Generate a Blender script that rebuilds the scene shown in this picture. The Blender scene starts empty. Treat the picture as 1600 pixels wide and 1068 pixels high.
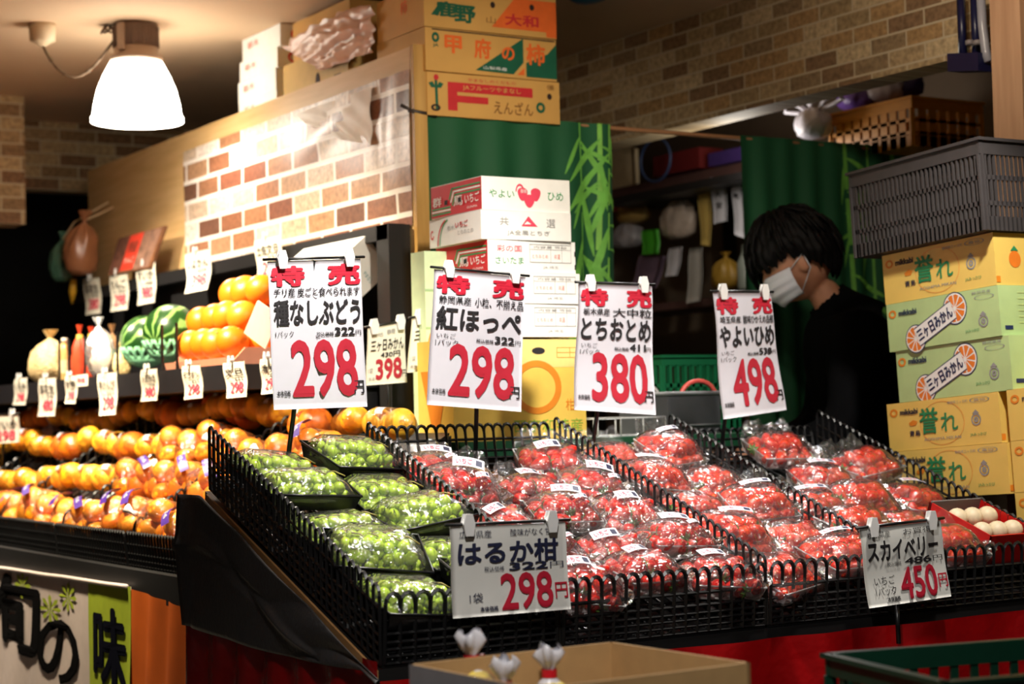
import bpy, bmesh, math, random
import numpy as np
from mathutils import Vector, Matrix, Euler, noise
random.seed(7)
S = bpy.context.scene
C = S.collection
R = math.radians
PI = math.pi

# ------------------------------------------------------------------ camera, world, lights, exposure
FPX = 2850.0
YAW, PITCH, ROLL, CAMZ = R(31.75), R(2.30), R(-1.418), 1.1
_fw = np.array([math.sin(YAW), math.cos(YAW), 0.0]); _rt = np.array([math.cos(YAW), -math.sin(YAW), 0.0]); _up = np.array([0, 0, 1.0])
CW = _fw*math.cos(PITCH) + _up*math.sin(PITCH); CU = -_fw*math.sin(PITCH) + _up*math.cos(PITCH)
CR = _rt*math.cos(ROLL) + CU*math.sin(ROLL); CV = -_rt*math.sin(ROLL) + CU*math.cos(ROLL)
CP = np.array([0, 0, CAMZ])
cam = bpy.data.objects.new('camera', bpy.data.cameras.new('camera')); C.objects.link(cam)
cam.data.sensor_width = 36.0; cam.data.lens = FPX/1600*36.0
cam.data.clip_start = 0.05; cam.data.clip_end = 60
cam.matrix_world = Matrix(((CR[0], CV[0], -CW[0], 0), (CR[1], CV[1], -CW[1], 0), (CR[2], CV[2], -CW[2], CAMZ), (0, 0, 0, 1)))
cam.data.dof.use_dof = True; cam.data.dof.focus_distance = 4.0; cam.data.dof.aperture_fstop = 3.4
S.camera = cam

S.view_settings.view_transform = 'Standard'
S.view_settings.look = 'None'
S.view_settings.gamma = 1.0
S.view_settings.use_curve_mapping = False
S.view_settings.exposure = 0.0

w = bpy.data.worlds.new('world'); S.world = w; w.use_nodes = True
w.node_tree.nodes['Background'].inputs[0].default_value = (0.9, 0.8, 0.7, 1)
w.node_tree.nodes['Background'].inputs[1].default_value = 0.05

def lamp(name, kind, loc, target, power, col, radius=0.06, angle=80, blend=0.6):
    d = bpy.data.lights.new(name, kind); d.energy = power; d.color = col; d.shadow_soft_size = radius
    if kind == 'SPOT':
        d.spot_size = R(angle); d.spot_blend = blend
    o = bpy.data.objects.new(name, d); C.objects.link(o); o.location = loc
    if target is not None:
        o.rotation_euler = (Vector(target)-Vector(loc)).to_track_quat('-Z', 'Y').to_euler()
    return o
WARM = (1.0, 0.86, 0.68)
lamp('display_spot', 'SPOT', (1.80, 2.98, 2.36), (2.08, 3.65, 0.98), 200, (1.0, 0.94, 0.86), 0.06, 78, 0.7)
lamp('display_spot', 'SPOT', (2.95, 2.65, 2.36), (3.15, 3.4, 0.95), 120, (1.0, 0.93, 0.84), 0.06, 74, 0.8)
lamp('added_glint_spot', 'SPOT', (3.50, 4.42, 2.40), (2.40, 3.42, 0.85), 120, (1.0, 0.97, 0.93), 0.09, 50, 0.6)  # added light with no fixture, placed for glints on the pack film
lamp('added_front_fill', 'SPOT', (1.0, 1.55, 2.36), (2.12, 2.80, 0.55), 120, (1.0, 0.95, 0.9), 0.08, 54, 0.8)  # added fill, no fixture: brightens the front cards and the open carton
lamp('citrus_spot', 'SPOT', (1.28, 4.75, 2.36), (2.05, 5.15, 0.98), 420, (1.0, 0.86, 0.62), 0.06, 84, 0.7)
lamp('citrus_spot', 'SPOT', (1.28, 6.25, 2.36), (2.05, 6.4, 1.0), 280, WARM, 0.06, 84, 0.7)
lamp('added_lintel_fill', 'SPOT', (2.9, 3.0, 2.36), (3.8, 3.65, 2.1), 26, (1.0, 0.84, 0.66), 0.05, 80, 1.0)  # added fill without a fixture, lifts the brick lintel
lamp('added_carton_fill', 'SPOT', (2.1, 3.0, 2.34), (2.72, 4.34, 1.78), 88, (1.0, 0.90, 0.74), 0.06, 58, 1.0)  # added fill without a fixture, for stored cartons and the white stack

# ------------------------------------------------------------------ pixel rays: where a point of the photograph lies on a real plane of the shop
def ray(px, py): return CW + CR*(px-800)/FPX - CV*(py-534)/FPX
def at(px, py, t): return CP + ray(px, py)*t
def pl(px, py, ax, v):
    r = ray(px, py); return CP + r*((v-CP[ax])/r[ax])
def pX(px, py, v): return pl(px, py, 0, v)
def pY(px, py, v): return pl(px, py, 1, v)
def pZ(px, py, v): return pl(px, py, 2, v)

# ------------------------------------------------------------------ materials
def lin(c):
    return tuple(((x/255)/12.92 if x/255 <= 0.04045 else ((x/255+0.055)/1.055)**2.4) for x in c) + (1.0,)
MATS = {}
def mat(name, rgb, rough=0.6, var=0.06, scale=30, bump=0.0, metal=0.0, bscale=None, spec=0.5, emit=None, sub=0.0, trans=0.0):
    if name in MATS: return MATS[name]
    m = bpy.data.materials.new(name); m.use_nodes = True; nt = m.node_tree; b = nt.nodes['Principled BSDF']
    c = lin(rgb)
    b.inputs['Roughness'].default_value = rough; b.inputs['Metallic'].default_value = metal
    b.inputs['Specular IOR Level'].default_value = spec
    tc = nt.nodes.new('ShaderNodeTexCoord')
    n = nt.nodes.new('ShaderNodeTexNoise'); n.inputs['Scale'].default_value = scale; n.inputs['Detail'].default_value = 4
    nt.links.new(tc.outputs['Object'], n.inputs['Vector'])
    r = nt.nodes.new('ShaderNodeValToRGB')
    r.color_ramp.elements[0].position = 0.3; r.color_ramp.elements[1].position = 0.7
    r.color_ramp.elements[0].color = tuple(x*(1-var) for x in c[:3])+(1,); r.color_ramp.elements[1].color = tuple(min(1, x*(1+var)) for x in c[:3])+(1,)
    nt.links.new(n.outputs['Fac'], r.inputs[0]); nt.links.new(r.outputs[0], b.inputs['Base Color'])
    if bump:
        n2 = nt.nodes.new('ShaderNodeTexNoise'); n2.inputs['Scale'].default_value = bscale or scale; n2.inputs['Detail'].default_value = 3
        nt.links.new(tc.outputs['Object'], n2.inputs['Vector'])
        bp = nt.nodes.new('ShaderNodeBump'); bp.inputs['Strength'].default_value = bump; bp.inputs['Distance'].default_value = 0.01
        nt.links.new(n2.outputs['Fac'], bp.inputs['Height']); nt.links.new(bp.outputs[0], b.inputs['Normal'])
    if sub:
        b.inputs['Subsurface Weight'].default_value = sub; b.inputs['Subsurface Radius'].default_value = (0.01, 0.006, 0.003)
        b.inputs['Subsurface Scale'].default_value = 1.0
    if emit:
        b.inputs['Emission Color'].default_value = lin(emit[0]); b.inputs['Emission Strength'].default_value = emit[1]
    MATS[name] = m; return m

def film_mat(name, rgb=(255, 255, 255), haze=0.05, rough=0.12, bump=0.7, scale=45, refl=1.0):
    if name in MATS: return MATS[name]
    m = bpy.data.materials.new(name); m.use_nodes = True; nt = m.node_tree
    for n in list(nt.nodes): nt.nodes.remove(n)
    out = nt.nodes.new('ShaderNodeOutputMaterial')
    tr = nt.nodes.new('ShaderNodeBsdfTransparent'); tr.inputs[0].default_value = tuple(0.75+0.25*x for x in lin(rgb)[:3])+(1,)
    gl = nt.nodes.new('ShaderNodeBsdfGlossy'); gl.inputs['Roughness'].default_value = rough
    df = nt.nodes.new('ShaderNodeBsdfDiffuse'); df.inputs[0].default_value = lin(rgb)
    tc = nt.nodes.new('ShaderNodeTexCoord')
    n1 = nt.nodes.new('ShaderNodeTexNoise'); n1.inputs['Scale'].default_value = scale; n1.inputs['Detail'].default_value = 3; n1.inputs['Distortion'].default_value = 1.2
    nt.links.new(tc.outputs['Object'], n1.inputs['Vector'])
    bp = nt.nodes.new('ShaderNodeBump'); bp.inputs['Strength'].default_value = bump; bp.inputs['Distance'].default_value = 0.012
    nt.links.new(n1.outputs['Fac'], bp.inputs['Height'])
    nt.links.new(bp.outputs[0], gl.inputs['Normal'])
    fr = nt.nodes.new('ShaderNodeFresnel'); fr.inputs[0].default_value = 1.45; nt.links.new(bp.outputs[0], fr.inputs['Normal'])
    mp = nt.nodes.new('ShaderNodeMath'); mp.operation = 'MULTIPLY_ADD'; mp.inputs[1].default_value = 0.8*refl; mp.inputs[2].default_value = 0.03*refl
    nt.links.new(fr.outputs[0], mp.inputs[0])
    mx0 = nt.nodes.new('ShaderNodeMixShader'); mx0.inputs[0].default_value = haze
    nt.links.new(tr.outputs[0], mx0.inputs[1]); nt.links.new(df.outputs[0], mx0.inputs[2])
    mx = nt.nodes.new('ShaderNodeMixShader'); nt.links.new(mp.outputs[0], mx.inputs[0])
    nt.links.new(mx0.outputs[0], mx.inputs[1]); nt.links.new(gl.outputs[0], mx.inputs[2])
    nt.links.new(mx.outputs[0], out.inputs[0])
    MATS[name] = m; return m

def brick_mat(name, axes, bw, bh, mortar_w, ramp, mortar, rough=0.6, bump=0.3, off=(0, 0)):
    m = bpy.data.materials.new(name); m.use_nodes = True; nt = m.node_tree; b = nt.nodes['Principled BSDF']
    tc = nt.nodes.new('ShaderNodeTexCoord'); sp = nt.nodes.new('ShaderNodeSeparateXYZ'); cb = nt.nodes.new('ShaderNodeCombineXYZ')
    nt.links.new(tc.outputs['Object'], sp.inputs[0])
    for k, a in enumerate(axes):
        ad = nt.nodes.new('ShaderNodeMath'); ad.operation = 'ADD'; ad.inputs[1].default_value = off[k]
        nt.links.new(sp.outputs[a], ad.inputs[0]); nt.links.new(ad.outputs[0], cb.inputs[k])
    br = nt.nodes.new('ShaderNodeTexBrick'); nt.links.new(cb.outputs[0], br.inputs['Vector'])
    br.inputs['Scale'].default_value = 1.0; br.inputs['Brick Width'].default_value = bw; br.inputs['Row Height'].default_value = bh
    br.inputs['Mortar Size'].default_value = mortar_w; br.inputs['Mortar Smooth'].default_value = 0.15; br.inputs['Bias'].default_value = 0.0
    br.inputs['Color1'].default_value = (0, 0, 0, 1); br.inputs['Color2'].default_value = (1, 1, 1, 1); br.inputs['Mortar'].default_value = (0, 0, 0, 1)
    rp = nt.nodes.new('ShaderNodeValToRGB'); el = rp.color_ramp.elements; rp.color_ramp.interpolation = 'CONSTANT'
    while len(el) > 1: el.remove(el[-1])
    el[0].position = 0; el[0].color = lin(ramp[0])
    for k, cc in enumerate(ramp[1:]):
        e = el.new((k+1)/len(ramp)); e.color = lin(cc)
    nt.links.new(br.outputs['Color'], rp.inputs[0])
    ns = nt.nodes.new('ShaderNodeTexNoise'); ns.inputs['Scale'].default_value = 55; ns.inputs['Detail'].default_value = 6
    nt.links.new(cb.outputs[0], ns.inputs['Vector'])
    nr = nt.nodes.new('ShaderNodeValToRGB'); nr.color_ramp.elements[0].color = (0.62, 0.58, 0.55, 1); nr.color_ramp.elements[1].color = (1.25, 1.22, 1.2, 1)
    nr.color_ramp.elements[0].position = 0.3; nr.color_ramp.elements[1].position = 0.7
    nt.links.new(ns.outputs['Fac'], nr.inputs[0])
    ml = nt.nodes.new('ShaderNodeMix'); ml.data_type = 'RGBA'; ml.blend_type = 'MULTIPLY'; ml.inputs[0].default_value = 1.0
    nt.links.new(rp.outputs[0], ml.inputs[6]); nt.links.new(nr.outputs[0], ml.inputs[7])
    mm = nt.nodes.new('ShaderNodeMix'); mm.data_type = 'RGBA'; nt.links.new(br.outputs['Fac'], mm.inputs[0])
    nt.links.new(ml.outputs[2], mm.inputs[6]); mm.inputs[7].default_value = lin(mortar)
    nt.links.new(mm.outputs[2], b.inputs['Base Color']); b.inputs['Roughness'].default_value = rough
    bp = nt.nodes.new('ShaderNodeBump'); bp.inputs['Strength'].default_value = bump; bp.inputs['Distance'].default_value = 0.004; bp.invert = True
    nt.links.new(br.outputs['Fac'], bp.inputs['Height']); nt.links.new(bp.outputs[0], b.inputs['Normal'])
    return m

def wood_mat(name, c1, c2, axis=1, rough=0.55):
    m = bpy.data.materials.new(name); m.use_nodes = True; nt = m.node_tree; b = nt.nodes['Principled BSDF']
    tc = nt.nodes.new('ShaderNodeTexCoord'); mp = nt.nodes.new('ShaderNodeMapping'); sc = [14, 14, 14]; sc[axis] = 1.2
    mp.inputs['Scale'].default_value = sc; nt.links.new(tc.outputs['Object'], mp.inputs[0])
    n = nt.nodes.new('ShaderNodeTexNoise'); n.inputs['Scale'].default_value = 3; n.inputs['Detail'].default_value = 6; nt.links.new(mp.outputs[0], n.inputs['Vector'])
    r = nt.nodes.new('ShaderNodeValToRGB'); r.color_ramp.elements[0].color = lin(c1); r.color_ramp.elements[1].color = lin(c2)
    r.color_ramp.elements[0].position = 0.3; r.color_ramp.elements[1].position = 0.7
    nt.links.new(n.outputs['Fac'], r.inputs[0]); nt.links.new(r.outputs[0], b.inputs['Base Color']); b.inputs['Roughness'].default_value = rough
    return m

def melon_mat():
    m = bpy.data.materials.new('watermelon_skin'); m.use_nodes = True; nt = m.node_tree; b = nt.nodes['Principled BSDF']
    tc = nt.nodes.new('ShaderNodeTexCoord'); sp = nt.nodes.new('ShaderNodeSeparateXYZ'); nt.links.new(tc.outputs['Object'], sp.inputs[0])
    an = nt.nodes.new('ShaderNodeMath'); an.operation = 'ARCTAN2'; nt.links.new(sp.outputs[0], an.inputs[0]); nt.links.new(sp.outputs[1], an.inputs[1])
    ns = nt.nodes.new('ShaderNodeTexNoise'); ns.inputs['Scale'].default_value = 28; nt.links.new(tc.outputs['Object'], ns.inputs['Vector'])
    ma = nt.nodes.new('ShaderNodeMath'); ma.operation = 'MULTIPLY_ADD'; ma.inputs[1].default_value = 0.5; nt.links.new(ns.outputs['Fac'], ma.inputs[0]); nt.links.new(an.outputs[0], ma.inputs[2])
    mu = nt.nodes.new('ShaderNodeMath'); mu.operation = 'MULTIPLY'; mu.inputs[1].default_value = 10; nt.links.new(ma.outputs[0], mu.inputs[0])
    si = nt.nodes.new('ShaderNodeMath'); si.operation = 'SINE'; nt.links.new(mu.outputs[0], si.inputs[0])
    r = nt.nodes.new('ShaderNodeValToRGB'); r.color_ramp.elements[0].color = lin((28, 66, 24)); r.color_ramp.elements[1].color = lin((126, 168, 88))
    r.color_ramp.elements[0].position = 0.3; r.color_ramp.elements[1].position = 0.75
    nt.links.new(si.outputs[0], r.inputs[0]); nt.links.new(r.outputs[0], b.inputs['Base Color']); b.inputs['Roughness'].default_value = 0.3
    return m

def berry_mat(name, a, bcol):
    m = bpy.data.materials.new(name); m.use_nodes = True; nt = m.node_tree; b = nt.nodes['Principled BSDF']
    tc = nt.nodes.new('ShaderNodeTexCoord')
    v = nt.nodes.new('ShaderNodeTexVoronoi'); v.inputs['Scale'].default_value = 190; nt.links.new(tc.outputs['Object'], v.inputs['Vector'])
    r = nt.nodes.new('ShaderNodeValToRGB'); r.color_ramp.elements[0].color = lin((235, 190, 90)); r.color_ramp.elements[1].color = lin(a)
    r.color_ramp.elements[0].position = 0.12; r.color_ramp.elements[1].position = 0.24; nt.links.new(v.outputs['Distance'], r.inputs[0])
    ob = nt.nodes.new('ShaderNodeObjectInfo')
    mx = nt.nodes.new('ShaderNodeMix'); mx.data_type = 'RGBA'; mu = nt.nodes.new('ShaderNodeMath'); mu.operation = 'MULTIPLY'; mu.inputs[1].default_value = 0.55
    nt.links.new(ob.outputs['Random'], mu.inputs[0]); nt.links.new(mu.outputs[0], mx.inputs[0])
    nt.links.new(r.outputs[0], mx.inputs[6]); mx.inputs[7].default_value = lin(bcol)
    nt.links.new(mx.outputs[2], b.inputs['Base Color'])
    bp = nt.nodes.new('ShaderNodeBump'); bp.inputs['Strength'].default_value = 0.4; bp.inputs['Distance'].default_value = 0.002
    nt.links.new(v.outputs['Distance'], bp.inputs['Height']); nt.links.new(bp.outputs[0], b.inputs['Normal'])
    b.inputs['Roughness'].default_value = 0.32; b.inputs['Subsurface Weight'].default_value = 0.15; b.inputs['Subsurface Radius'].default_value = (0.006, 0.002, 0.001); b.inputs['Subsurface Scale'].default_value = 1
    return m

PAPER = mat('paper', (203, 202, 211), 0.55, 0.02)
PAPERW = mat('cream_paper', (238, 232, 212), 0.55, 0.02)
INK = mat('black_ink', (34, 32, 36), 0.6, 0.0)
INKB = mat('navy_ink', (32, 36, 66), 0.6, 0.0)
RED = mat('red_ink', (190, 26, 52), 0.55, 0.05)
REDO = mat('orange_red_ink', (176, 30, 50), 0.55, 0.05)
PINK = mat('pink_ink', (228, 70, 96), 0.55, 0.05)
FAINT = mat('grey_ink', (150, 150, 150), 0.6, 0.0)
PALER = mat('pale_red_ink', (232, 150, 140), 0.6, 0.0)
GREENI = mat('green_ink', (42, 140, 86), 0.6, 0.03)
ORANGEI = mat('orange_ink', (236, 140, 36), 0.55, 0.04)
BLACKP = mat('black_plastic', (16, 16, 17), 0.34, 0.1, spec=0.5)
BLACKM = mat('black_board', (18, 17, 18), 0.5, 0.12)
CLEAR = film_mat('clear_plastic', haze=0.35, rough=0.2, bump=0.1)
FILM = film_mat('pack_film', haze=0.018, rough=0.10, bump=1.0, scale=40, refl=1.6)
GFILM = film_mat('grape_pack_film', haze=0.03, rough=0.10, bump=1.0, scale=30, refl=1.7)
BAGFILM = film_mat('bag_film', haze=0.06, rough=0.18, bump=0.6, scale=40, refl=0.8)
WHITECARD = mat('white_card', (242, 241, 236), 0.6, 0.03)
CARDB = mat('cardboard', (196, 150, 92), 0.75, 0.05)
CARDIN = mat('cardboard_inside', (190, 152, 100), 0.8, 0.06)
GREY = mat('grey_metal', (150, 148, 142), 0.4, 0.05, metal=0.4)

# ------------------------------------------------------------------ mesh helpers
GLYPH = {}
def glyphs(s, bold):
    k = (s, bold)
    if k not in GLYPH:
        c = bpy.data.curves.new('t', 'FONT'); c.body = s; c.size = 1.0; c.resolution_u = 3
        o = bpy.data.objects.new('t', c); C.objects.link(o)
        dg = bpy.context.evaluated_depsgraph_get()
        me = bpy.data.meshes.new_from_object(o.evaluated_get(dg))
        vs = [(v.co.x, v.co.y) for v in me.vertices]; fs = [tuple(p.vertices) for p in me.polygons]
        bpy.data.objects.remove(o); bpy.data.curves.remove(c); bpy.data.meshes.remove(me)
        xs = [v[0] for v in vs]; ys = [v[1] for v in vs]
        x0, x1, y0, y1 = min(xs), max(xs), min(ys), max(ys)
        w_, h_ = max(1e-6, x1-x0), max(1e-6, y1-y0); bb = bold*0.62
        kx, ky = w_/(w_+2*bb), h_/(h_+2*bb)
        vs = [((x-x0)/w_, (y1-y)/h_) for x, y in vs]; av, af = [], []
        sh = [(0.5, 0.5)] if bold < 0.012 else ([(0, 0.5), (1, 0.5), (0.5, 0), (0.5, 1)] if bold < 0.03 else [(0.5+0.5*math.cos(2*PI*i/8), 0.5+0.5*math.sin(2*PI*i/8)) for i in range(8)])
        for ic, (sx, sy) in enumerate(sh):      # a heavier stroke: the glyph laid down several times, each a little aside
            o_ = len(av); av += [(x*kx+(1-kx)*sx, y*ky+(1-ky)*sy, ic*0.00012) for x, y in vs]; af += [tuple(i+o_ for i in f) for f in fs]
        GLYPH[k] = (av, af)
    return GLYPH[k]

class MB:
    def __init__(self): self.v = []; self.f = []; self.mi = []; self.sm = []
    def add(self, vs, fs, mi=0, smooth=False):
        o = len(self.v); self.v += [tuple(map(float, x)) for x in vs]
        for f in fs:
            self.f.append(tuple(i+o for i in f)); self.mi.append(mi); self.sm.append(smooth)
        return self
    def hexa(self, p, mi=0):           # p: 8 corners, bottom 0-3 then top 4-7
        return self.add(p, [(3, 2, 1, 0), (4, 5, 6, 7), (0, 1, 5, 4), (1, 2, 6, 5), (2, 3, 7, 6), (3, 0, 4, 7)], mi)
    def para(self, o, a, b, c, mi=0):  # parallelepiped
        o, a, b, c = map(lambda q: np.array(q, float), (o, a, b, c))
        return self.hexa([o, o+a, o+a+b, o+b, o+c, o+a+c, o+a+b+c, o+b+c], mi)
    def box(self, c, s, mi=0, M=None):
        p = []
        for z in (-1, 1):
            for x, y in ((-1, -1), (1, -1), (1, 1), (-1, 1)):
                q = Vector((x*s[0]/2, y*s[1]/2, z*s[2]/2))
                if M is not None: q = M @ q
                p.append(q+Vector(c))
        return self.hexa(p, mi)
    def tube(self, pts, r, n=6, mi=0, closed=False, smooth=True):
        pts = [Vector(p) for p in pts]; m = len(pts); rr = r if isinstance(r, (list, tuple)) else [r]*m
        vs = []; prev = None
        for i in range(m):
            a = pts[(i-1) % m] if (closed or i > 0) else pts[i]; b = pts[(i+1) % m] if (closed or i < m-1) else pts[i]
            t = (b-a).normalized() if (b-a).length > 1e-9 else Vector((0, 0, 1))
            if prev is None:
                prev = t.orthogonal().normalized()
            u = (prev - t*prev.dot(t))
            u = u.normalized() if u.length > 1e-6 else t.orthogonal().normalized()
            prev = u; w_ = t.cross(u)
            for k in range(n):
                an = 2*PI*k/n + PI/n; vs.append(pts[i]+(u*math.cos(an)+w_*math.sin(an))*rr[i])
        fs = []
        for i in range(m if closed else m-1):
            j = (i+1) % m
            for k in range(n):
                k2 = (k+1) % n; fs.append((i*n+k, i*n+k2, j*n+k2, j*n+k))
        if not closed:
            fs.append(tuple(range(n-1, -1, -1))); fs.append(tuple((m-1)*n+k for k in range(n)))
        return self.add(vs, fs, mi, smooth)
    def lathe(self, prof, n=24, mi=0, M=None, smooth=True, cap=True):
        vs = []; m = len(prof)
        for r, z in prof:
            for k in range(n):
                q = Vector((r*math.cos(2*PI*k/n), r*math.sin(2*PI*k/n), z)); vs.append(M @ q if M is not None else q)
        fs = []
        for i in range(m-1):
            for k in range(n):
                k2 = (k+1) % n; fs.append((i*n+k, i*n+k2, (i+1)*n+k2, (i+1)*n+k))
        if cap:
            if prof[0][0] > 1e-4: fs.append(tuple(range(n-1, -1, -1)))
            if prof[-1][0] > 1e-4: fs.append(tuple((m-1)*n+k for k in range(n)))
        return self.add(vs, fs, mi, smooth)
    def grid(self, fn, nu, nv, mi=0, smooth=True, thick=None):
        vs = [Vector(fn(i/nu, j/nv)) for j in range(nv+1) for i in range(nu+1)]
        fs = [(j*(nu+1)+i, j*(nu+1)+i+1, (j+1)*(nu+1)+i+1, (j+1)*(nu+1)+i) for j in range(nv) for i in range(nu)]
        if thick is not None:          # a second skin behind and a rim
            t = Vector(thick); n0 = len(vs); vs2 = [p+t for p in vs]
            ring = [i for i in range(nu+1)] + [(j+1)*(nu+1)-1 for j in range(1, nv+1)] + [nv*(nu+1)+i for i in range(nu-1, -1, -1)] + [j*(nu+1) for j in range(nv-1, 0, -1)]
            fs = fs + [tuple(n0+i for i in reversed(f)) for f in fs] + [(ring[k], ring[(k+1) % len(ring)], n0+ring[(k+1) % len(ring)], n0+ring[k]) for k in range(len(ring))]
            vs = vs+vs2
        return self.add(vs, fs, mi, smooth)
    def ball(self, c, r, nu=16, nv=10, mi=0, fn=None, M=None):
        r = (r, r, r) if not isinstance(r, (list, tuple)) else r
        vs = []; c = Vector(c)
        for j in range(1, nv):
            th = PI*j/nv
            for i in range(nu):
                ph = 2*PI*i/nu; d = Vector((math.sin(th)*math.cos(ph), math.sin(th)*math.sin(ph), math.cos(th)))
                k = fn(d) if fn else 1.0
                q = Vector((d.x*r[0], d.y*r[1], d.z*r[2]))*k; vs.append((M @ q if M is not None else q)+c)
        for z in (1, -1):
            d = Vector((0, 0, z)); k = fn(d) if fn else 1.0; q = Vector((0, 0, z*r[2]))*k; vs.append((M @ q if M is not None else q)+c)
        fs = []; T = (nv-1)*nu
        for j in range(nv-2):
            for i in range(nu):
                i2 = (i+1) % nu; fs.append((j*nu+i, (j+1)*nu+i, (j+1)*nu+i2, j*nu+i2))
        for i in range(nu):
            i2 = (i+1) % nu; fs.append((T, i, i2)); fs.append((T+1, (nv-2)*nu+i2, (nv-2)*nu+i))
        return self.add(vs, fs, mi, True)
    def prism(self, poly, place, d, mi=0):   # flat shape in uv, pushed out by d
        n = len(poly); vs = [place(u, v, d) for u, v in poly]
        return self.add(vs, [tuple(range(n))], mi)
    def text(self, s, place, box, mi, bold=0.0, d=0.0012):
        vs, fs = glyphs(s, bold); u0, v0, u1, v1 = box
        return self.add([place(u0+(u1-u0)*x, v0+(v1-v0)*y, d+e) for x, y, e in vs], fs, mi)
    def build(self, name, mats, parent=None, origin=(0, 0, 0)):
        me = bpy.data.meshes.new(name); o = Vector(origin)
        me.from_pydata([Vector(v)-o for v in self.v], [], self.f)
        mats = mats if isinstance(mats, (list, tuple)) else [mats]
        for m in mats: me.materials.append(m)
        me.polygons.foreach_set('material_index', self.mi); me.polygons.foreach_set('use_smooth', self.sm); me.update()
        bm = bmesh.new(); bm.from_mesh(me)
        bmesh.ops.recalc_face_normals(bm, faces=[f for f in bm.faces if len(f.verts) > 2 and f.calc_area() > 0]) if len(mats) == 1 else None
        bm.to_mesh(me); bm.free()
        ob = bpy.data.objects.new(name, me); C.objects.link(ob)
        if parent is not None: ob.parent = parent
        else: ob.location = o
        return ob

def tag(o, label=None, cat=None, group=None, kind=None):
    if label: o['label'] = label
    if cat: o['category'] = cat
    if group: o['group'] = group
    if kind: o['kind'] = kind
    return o
def thing(name, label, cat, loc=(0, 0, 0), rot=(0, 0, 0), group=None):
    o = bpy.data.objects.new(name, None); C.objects.link(o); o.location = Vector(loc); o.rotation_euler = rot; o.empty_display_size = 0.05
    return tag(o, label, cat, group)
def dup(root, loc, rot, label, group=None, scale=None):
    r = root.copy(); C.objects.link(r); r.location = Vector(loc); r.rotation_euler = rot; r['label'] = label
    if group: r['group'] = group
    if scale: r.scale = scale
    for ch in list(root.children):
        c = ch.copy(); C.objects.link(c); c.parent = r
        for g in list(ch.children):
            d = g.copy(); C.objects.link(d); d.parent = c
    return r
def bevel(o, wd=0.004, seg=2):
    m = o.modifiers.new('bevel', 'BEVEL'); m.width = wd; m.segments = seg; m.limit_method = 'ANGLE'; return o
def hull(balls, grow=1.06, extra=(), n=26):
    bm = bmesh.new()
    for c, r in balls:
        for k in range(n):
            z = 1-2*(k+0.5)/n; a = k*2.399963; q = math.sqrt(1-z*z)
            bm.verts.new(Vector(c)+Vector((q*math.cos(a), q*math.sin(a), z))*r*grow)
    for p in extra: bm.verts.new(Vector(p))
    res = bmesh.ops.convex_hull(bm, input=bm.verts)
    for v in [v for v in bm.verts if not v.link_faces]: bm.verts.remove(v)
    bmesh.ops.subdivide_edges(bm, edges=bm.edges, cuts=1, use_grid_fill=True)
    bmesh.ops.smooth_vert(bm, verts=bm.verts, factor=0.4, use_axis_x=True, use_axis_y=True, use_axis_z=True)
    for v in bm.verts:
        nn = noise.noise(v.co*55); v.co *= 1.015+0.03*nn
    bm.verts.index_update()
    m = MB(); m.add([v.co.copy() for v in bm.verts], [tuple(v.index for v in f.verts) for f in bm.faces], 0, True); bm.free(); return m
def quad_place(tl, tr, br, bl, bulge=0.0, curl=0.0):
    tl, tr, br, bl = [Vector(q) for q in (tl, tr, br, bl)]
    nrm = (tr-tl).cross(tl-bl).normalized()     # towards the viewer when tl,tr,bl run as seen
    if nrm.dot(Vector(CP)-tl) < 0: nrm = -nrm
    def place(u, v, d=0.0):
        p = tl*(1-u)*(1-v)+tr*u*(1-v)+br*u*v+bl*(1-u)*v
        return p + nrm*(d + bulge*math.sin(PI*u)*0.6 + bulge*0.5*math.sin(2.2*PI*v+u) + curl*v*v)
    return place, nrm
def tilt_k(a): return math.atan(a)

# ------------------------------------------------------------------ the setting
CEIL = 2.45
XP = 2.529                      # face of the partition board
XB = 3.80                       # brick lintel
YC = 4.60                       # curtain rod
def struct(name, mb, m, parent=None):
    o = mb.build(name, m, parent)
    if parent is None: o['kind'] = 'structure'
    return o
struct('floor', MB().box((3, 4.5, -0.05), (12, 13, 0.1)), mat('floor_concrete', (70, 66, 62), 0.6, 0.1, 3))
struct('ceiling', MB().box((3, 4.5, CEIL+0.05), (12, 13, 0.1)), mat('ceiling_paint', (206, 178, 146), 0.8, 0.04, 2))
BRW = brick_mat('lintel_brick', (1, 2), 0.15, 0.05, 0.0035, [(150, 128, 96), (178, 156, 118), (138, 110, 80), (196, 176, 138), (164, 142, 104), (172, 140, 96)], (196, 180, 150), 0.7, 0.25)
BRB = brick_mat('back_brick', (0, 2), 0.17, 0.055, 0.004, [(150, 118, 78), (176, 146, 102), (136, 100, 64), (190, 162, 116)], (196, 176, 140), 0.7, 0.25)
zl = pX(1070, 195, XB)[2]
struct('wall_right', MB().box((XB+0.06, 3.2+2.4, (zl+CEIL)/2), (0.12, 8.4, CEIL-zl)), BRW)
struct('wall_recess', MB().box((4.95, 5, CEIL/2), (0.1, 8, CEIL)), mat('recess_wall', (120, 104, 88), 0.8, 0.1, 4))
zb = pY(80, 297, 7.9)[2]
struct('wall_back', MB().box((2.2, 7.96, (zb+CEIL)/2), (3.4, 0.12, CEIL-zb)), BRB)
struct('wall_far', MB().box((2.5, 9.6, CEIL/2), (8, 0.1, CEIL)), mat('far_wall_darkness', (26, 22, 20), 0.8))  # near-black colour paints in the darkness beyond the far opening
a, b_ = pY(20, 190, 7.5), pY(20, 356, 7.5)
struct('wall_left', MB().box((a[0]-0.5, 7.42, (b_[2]+CEIL)/2), (1.0, 0.16, CEIL-b_[2])), BRB)
q0, q1 = pX(1549, 90, 3.70), pX(1596, 90, 3.70)
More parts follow.
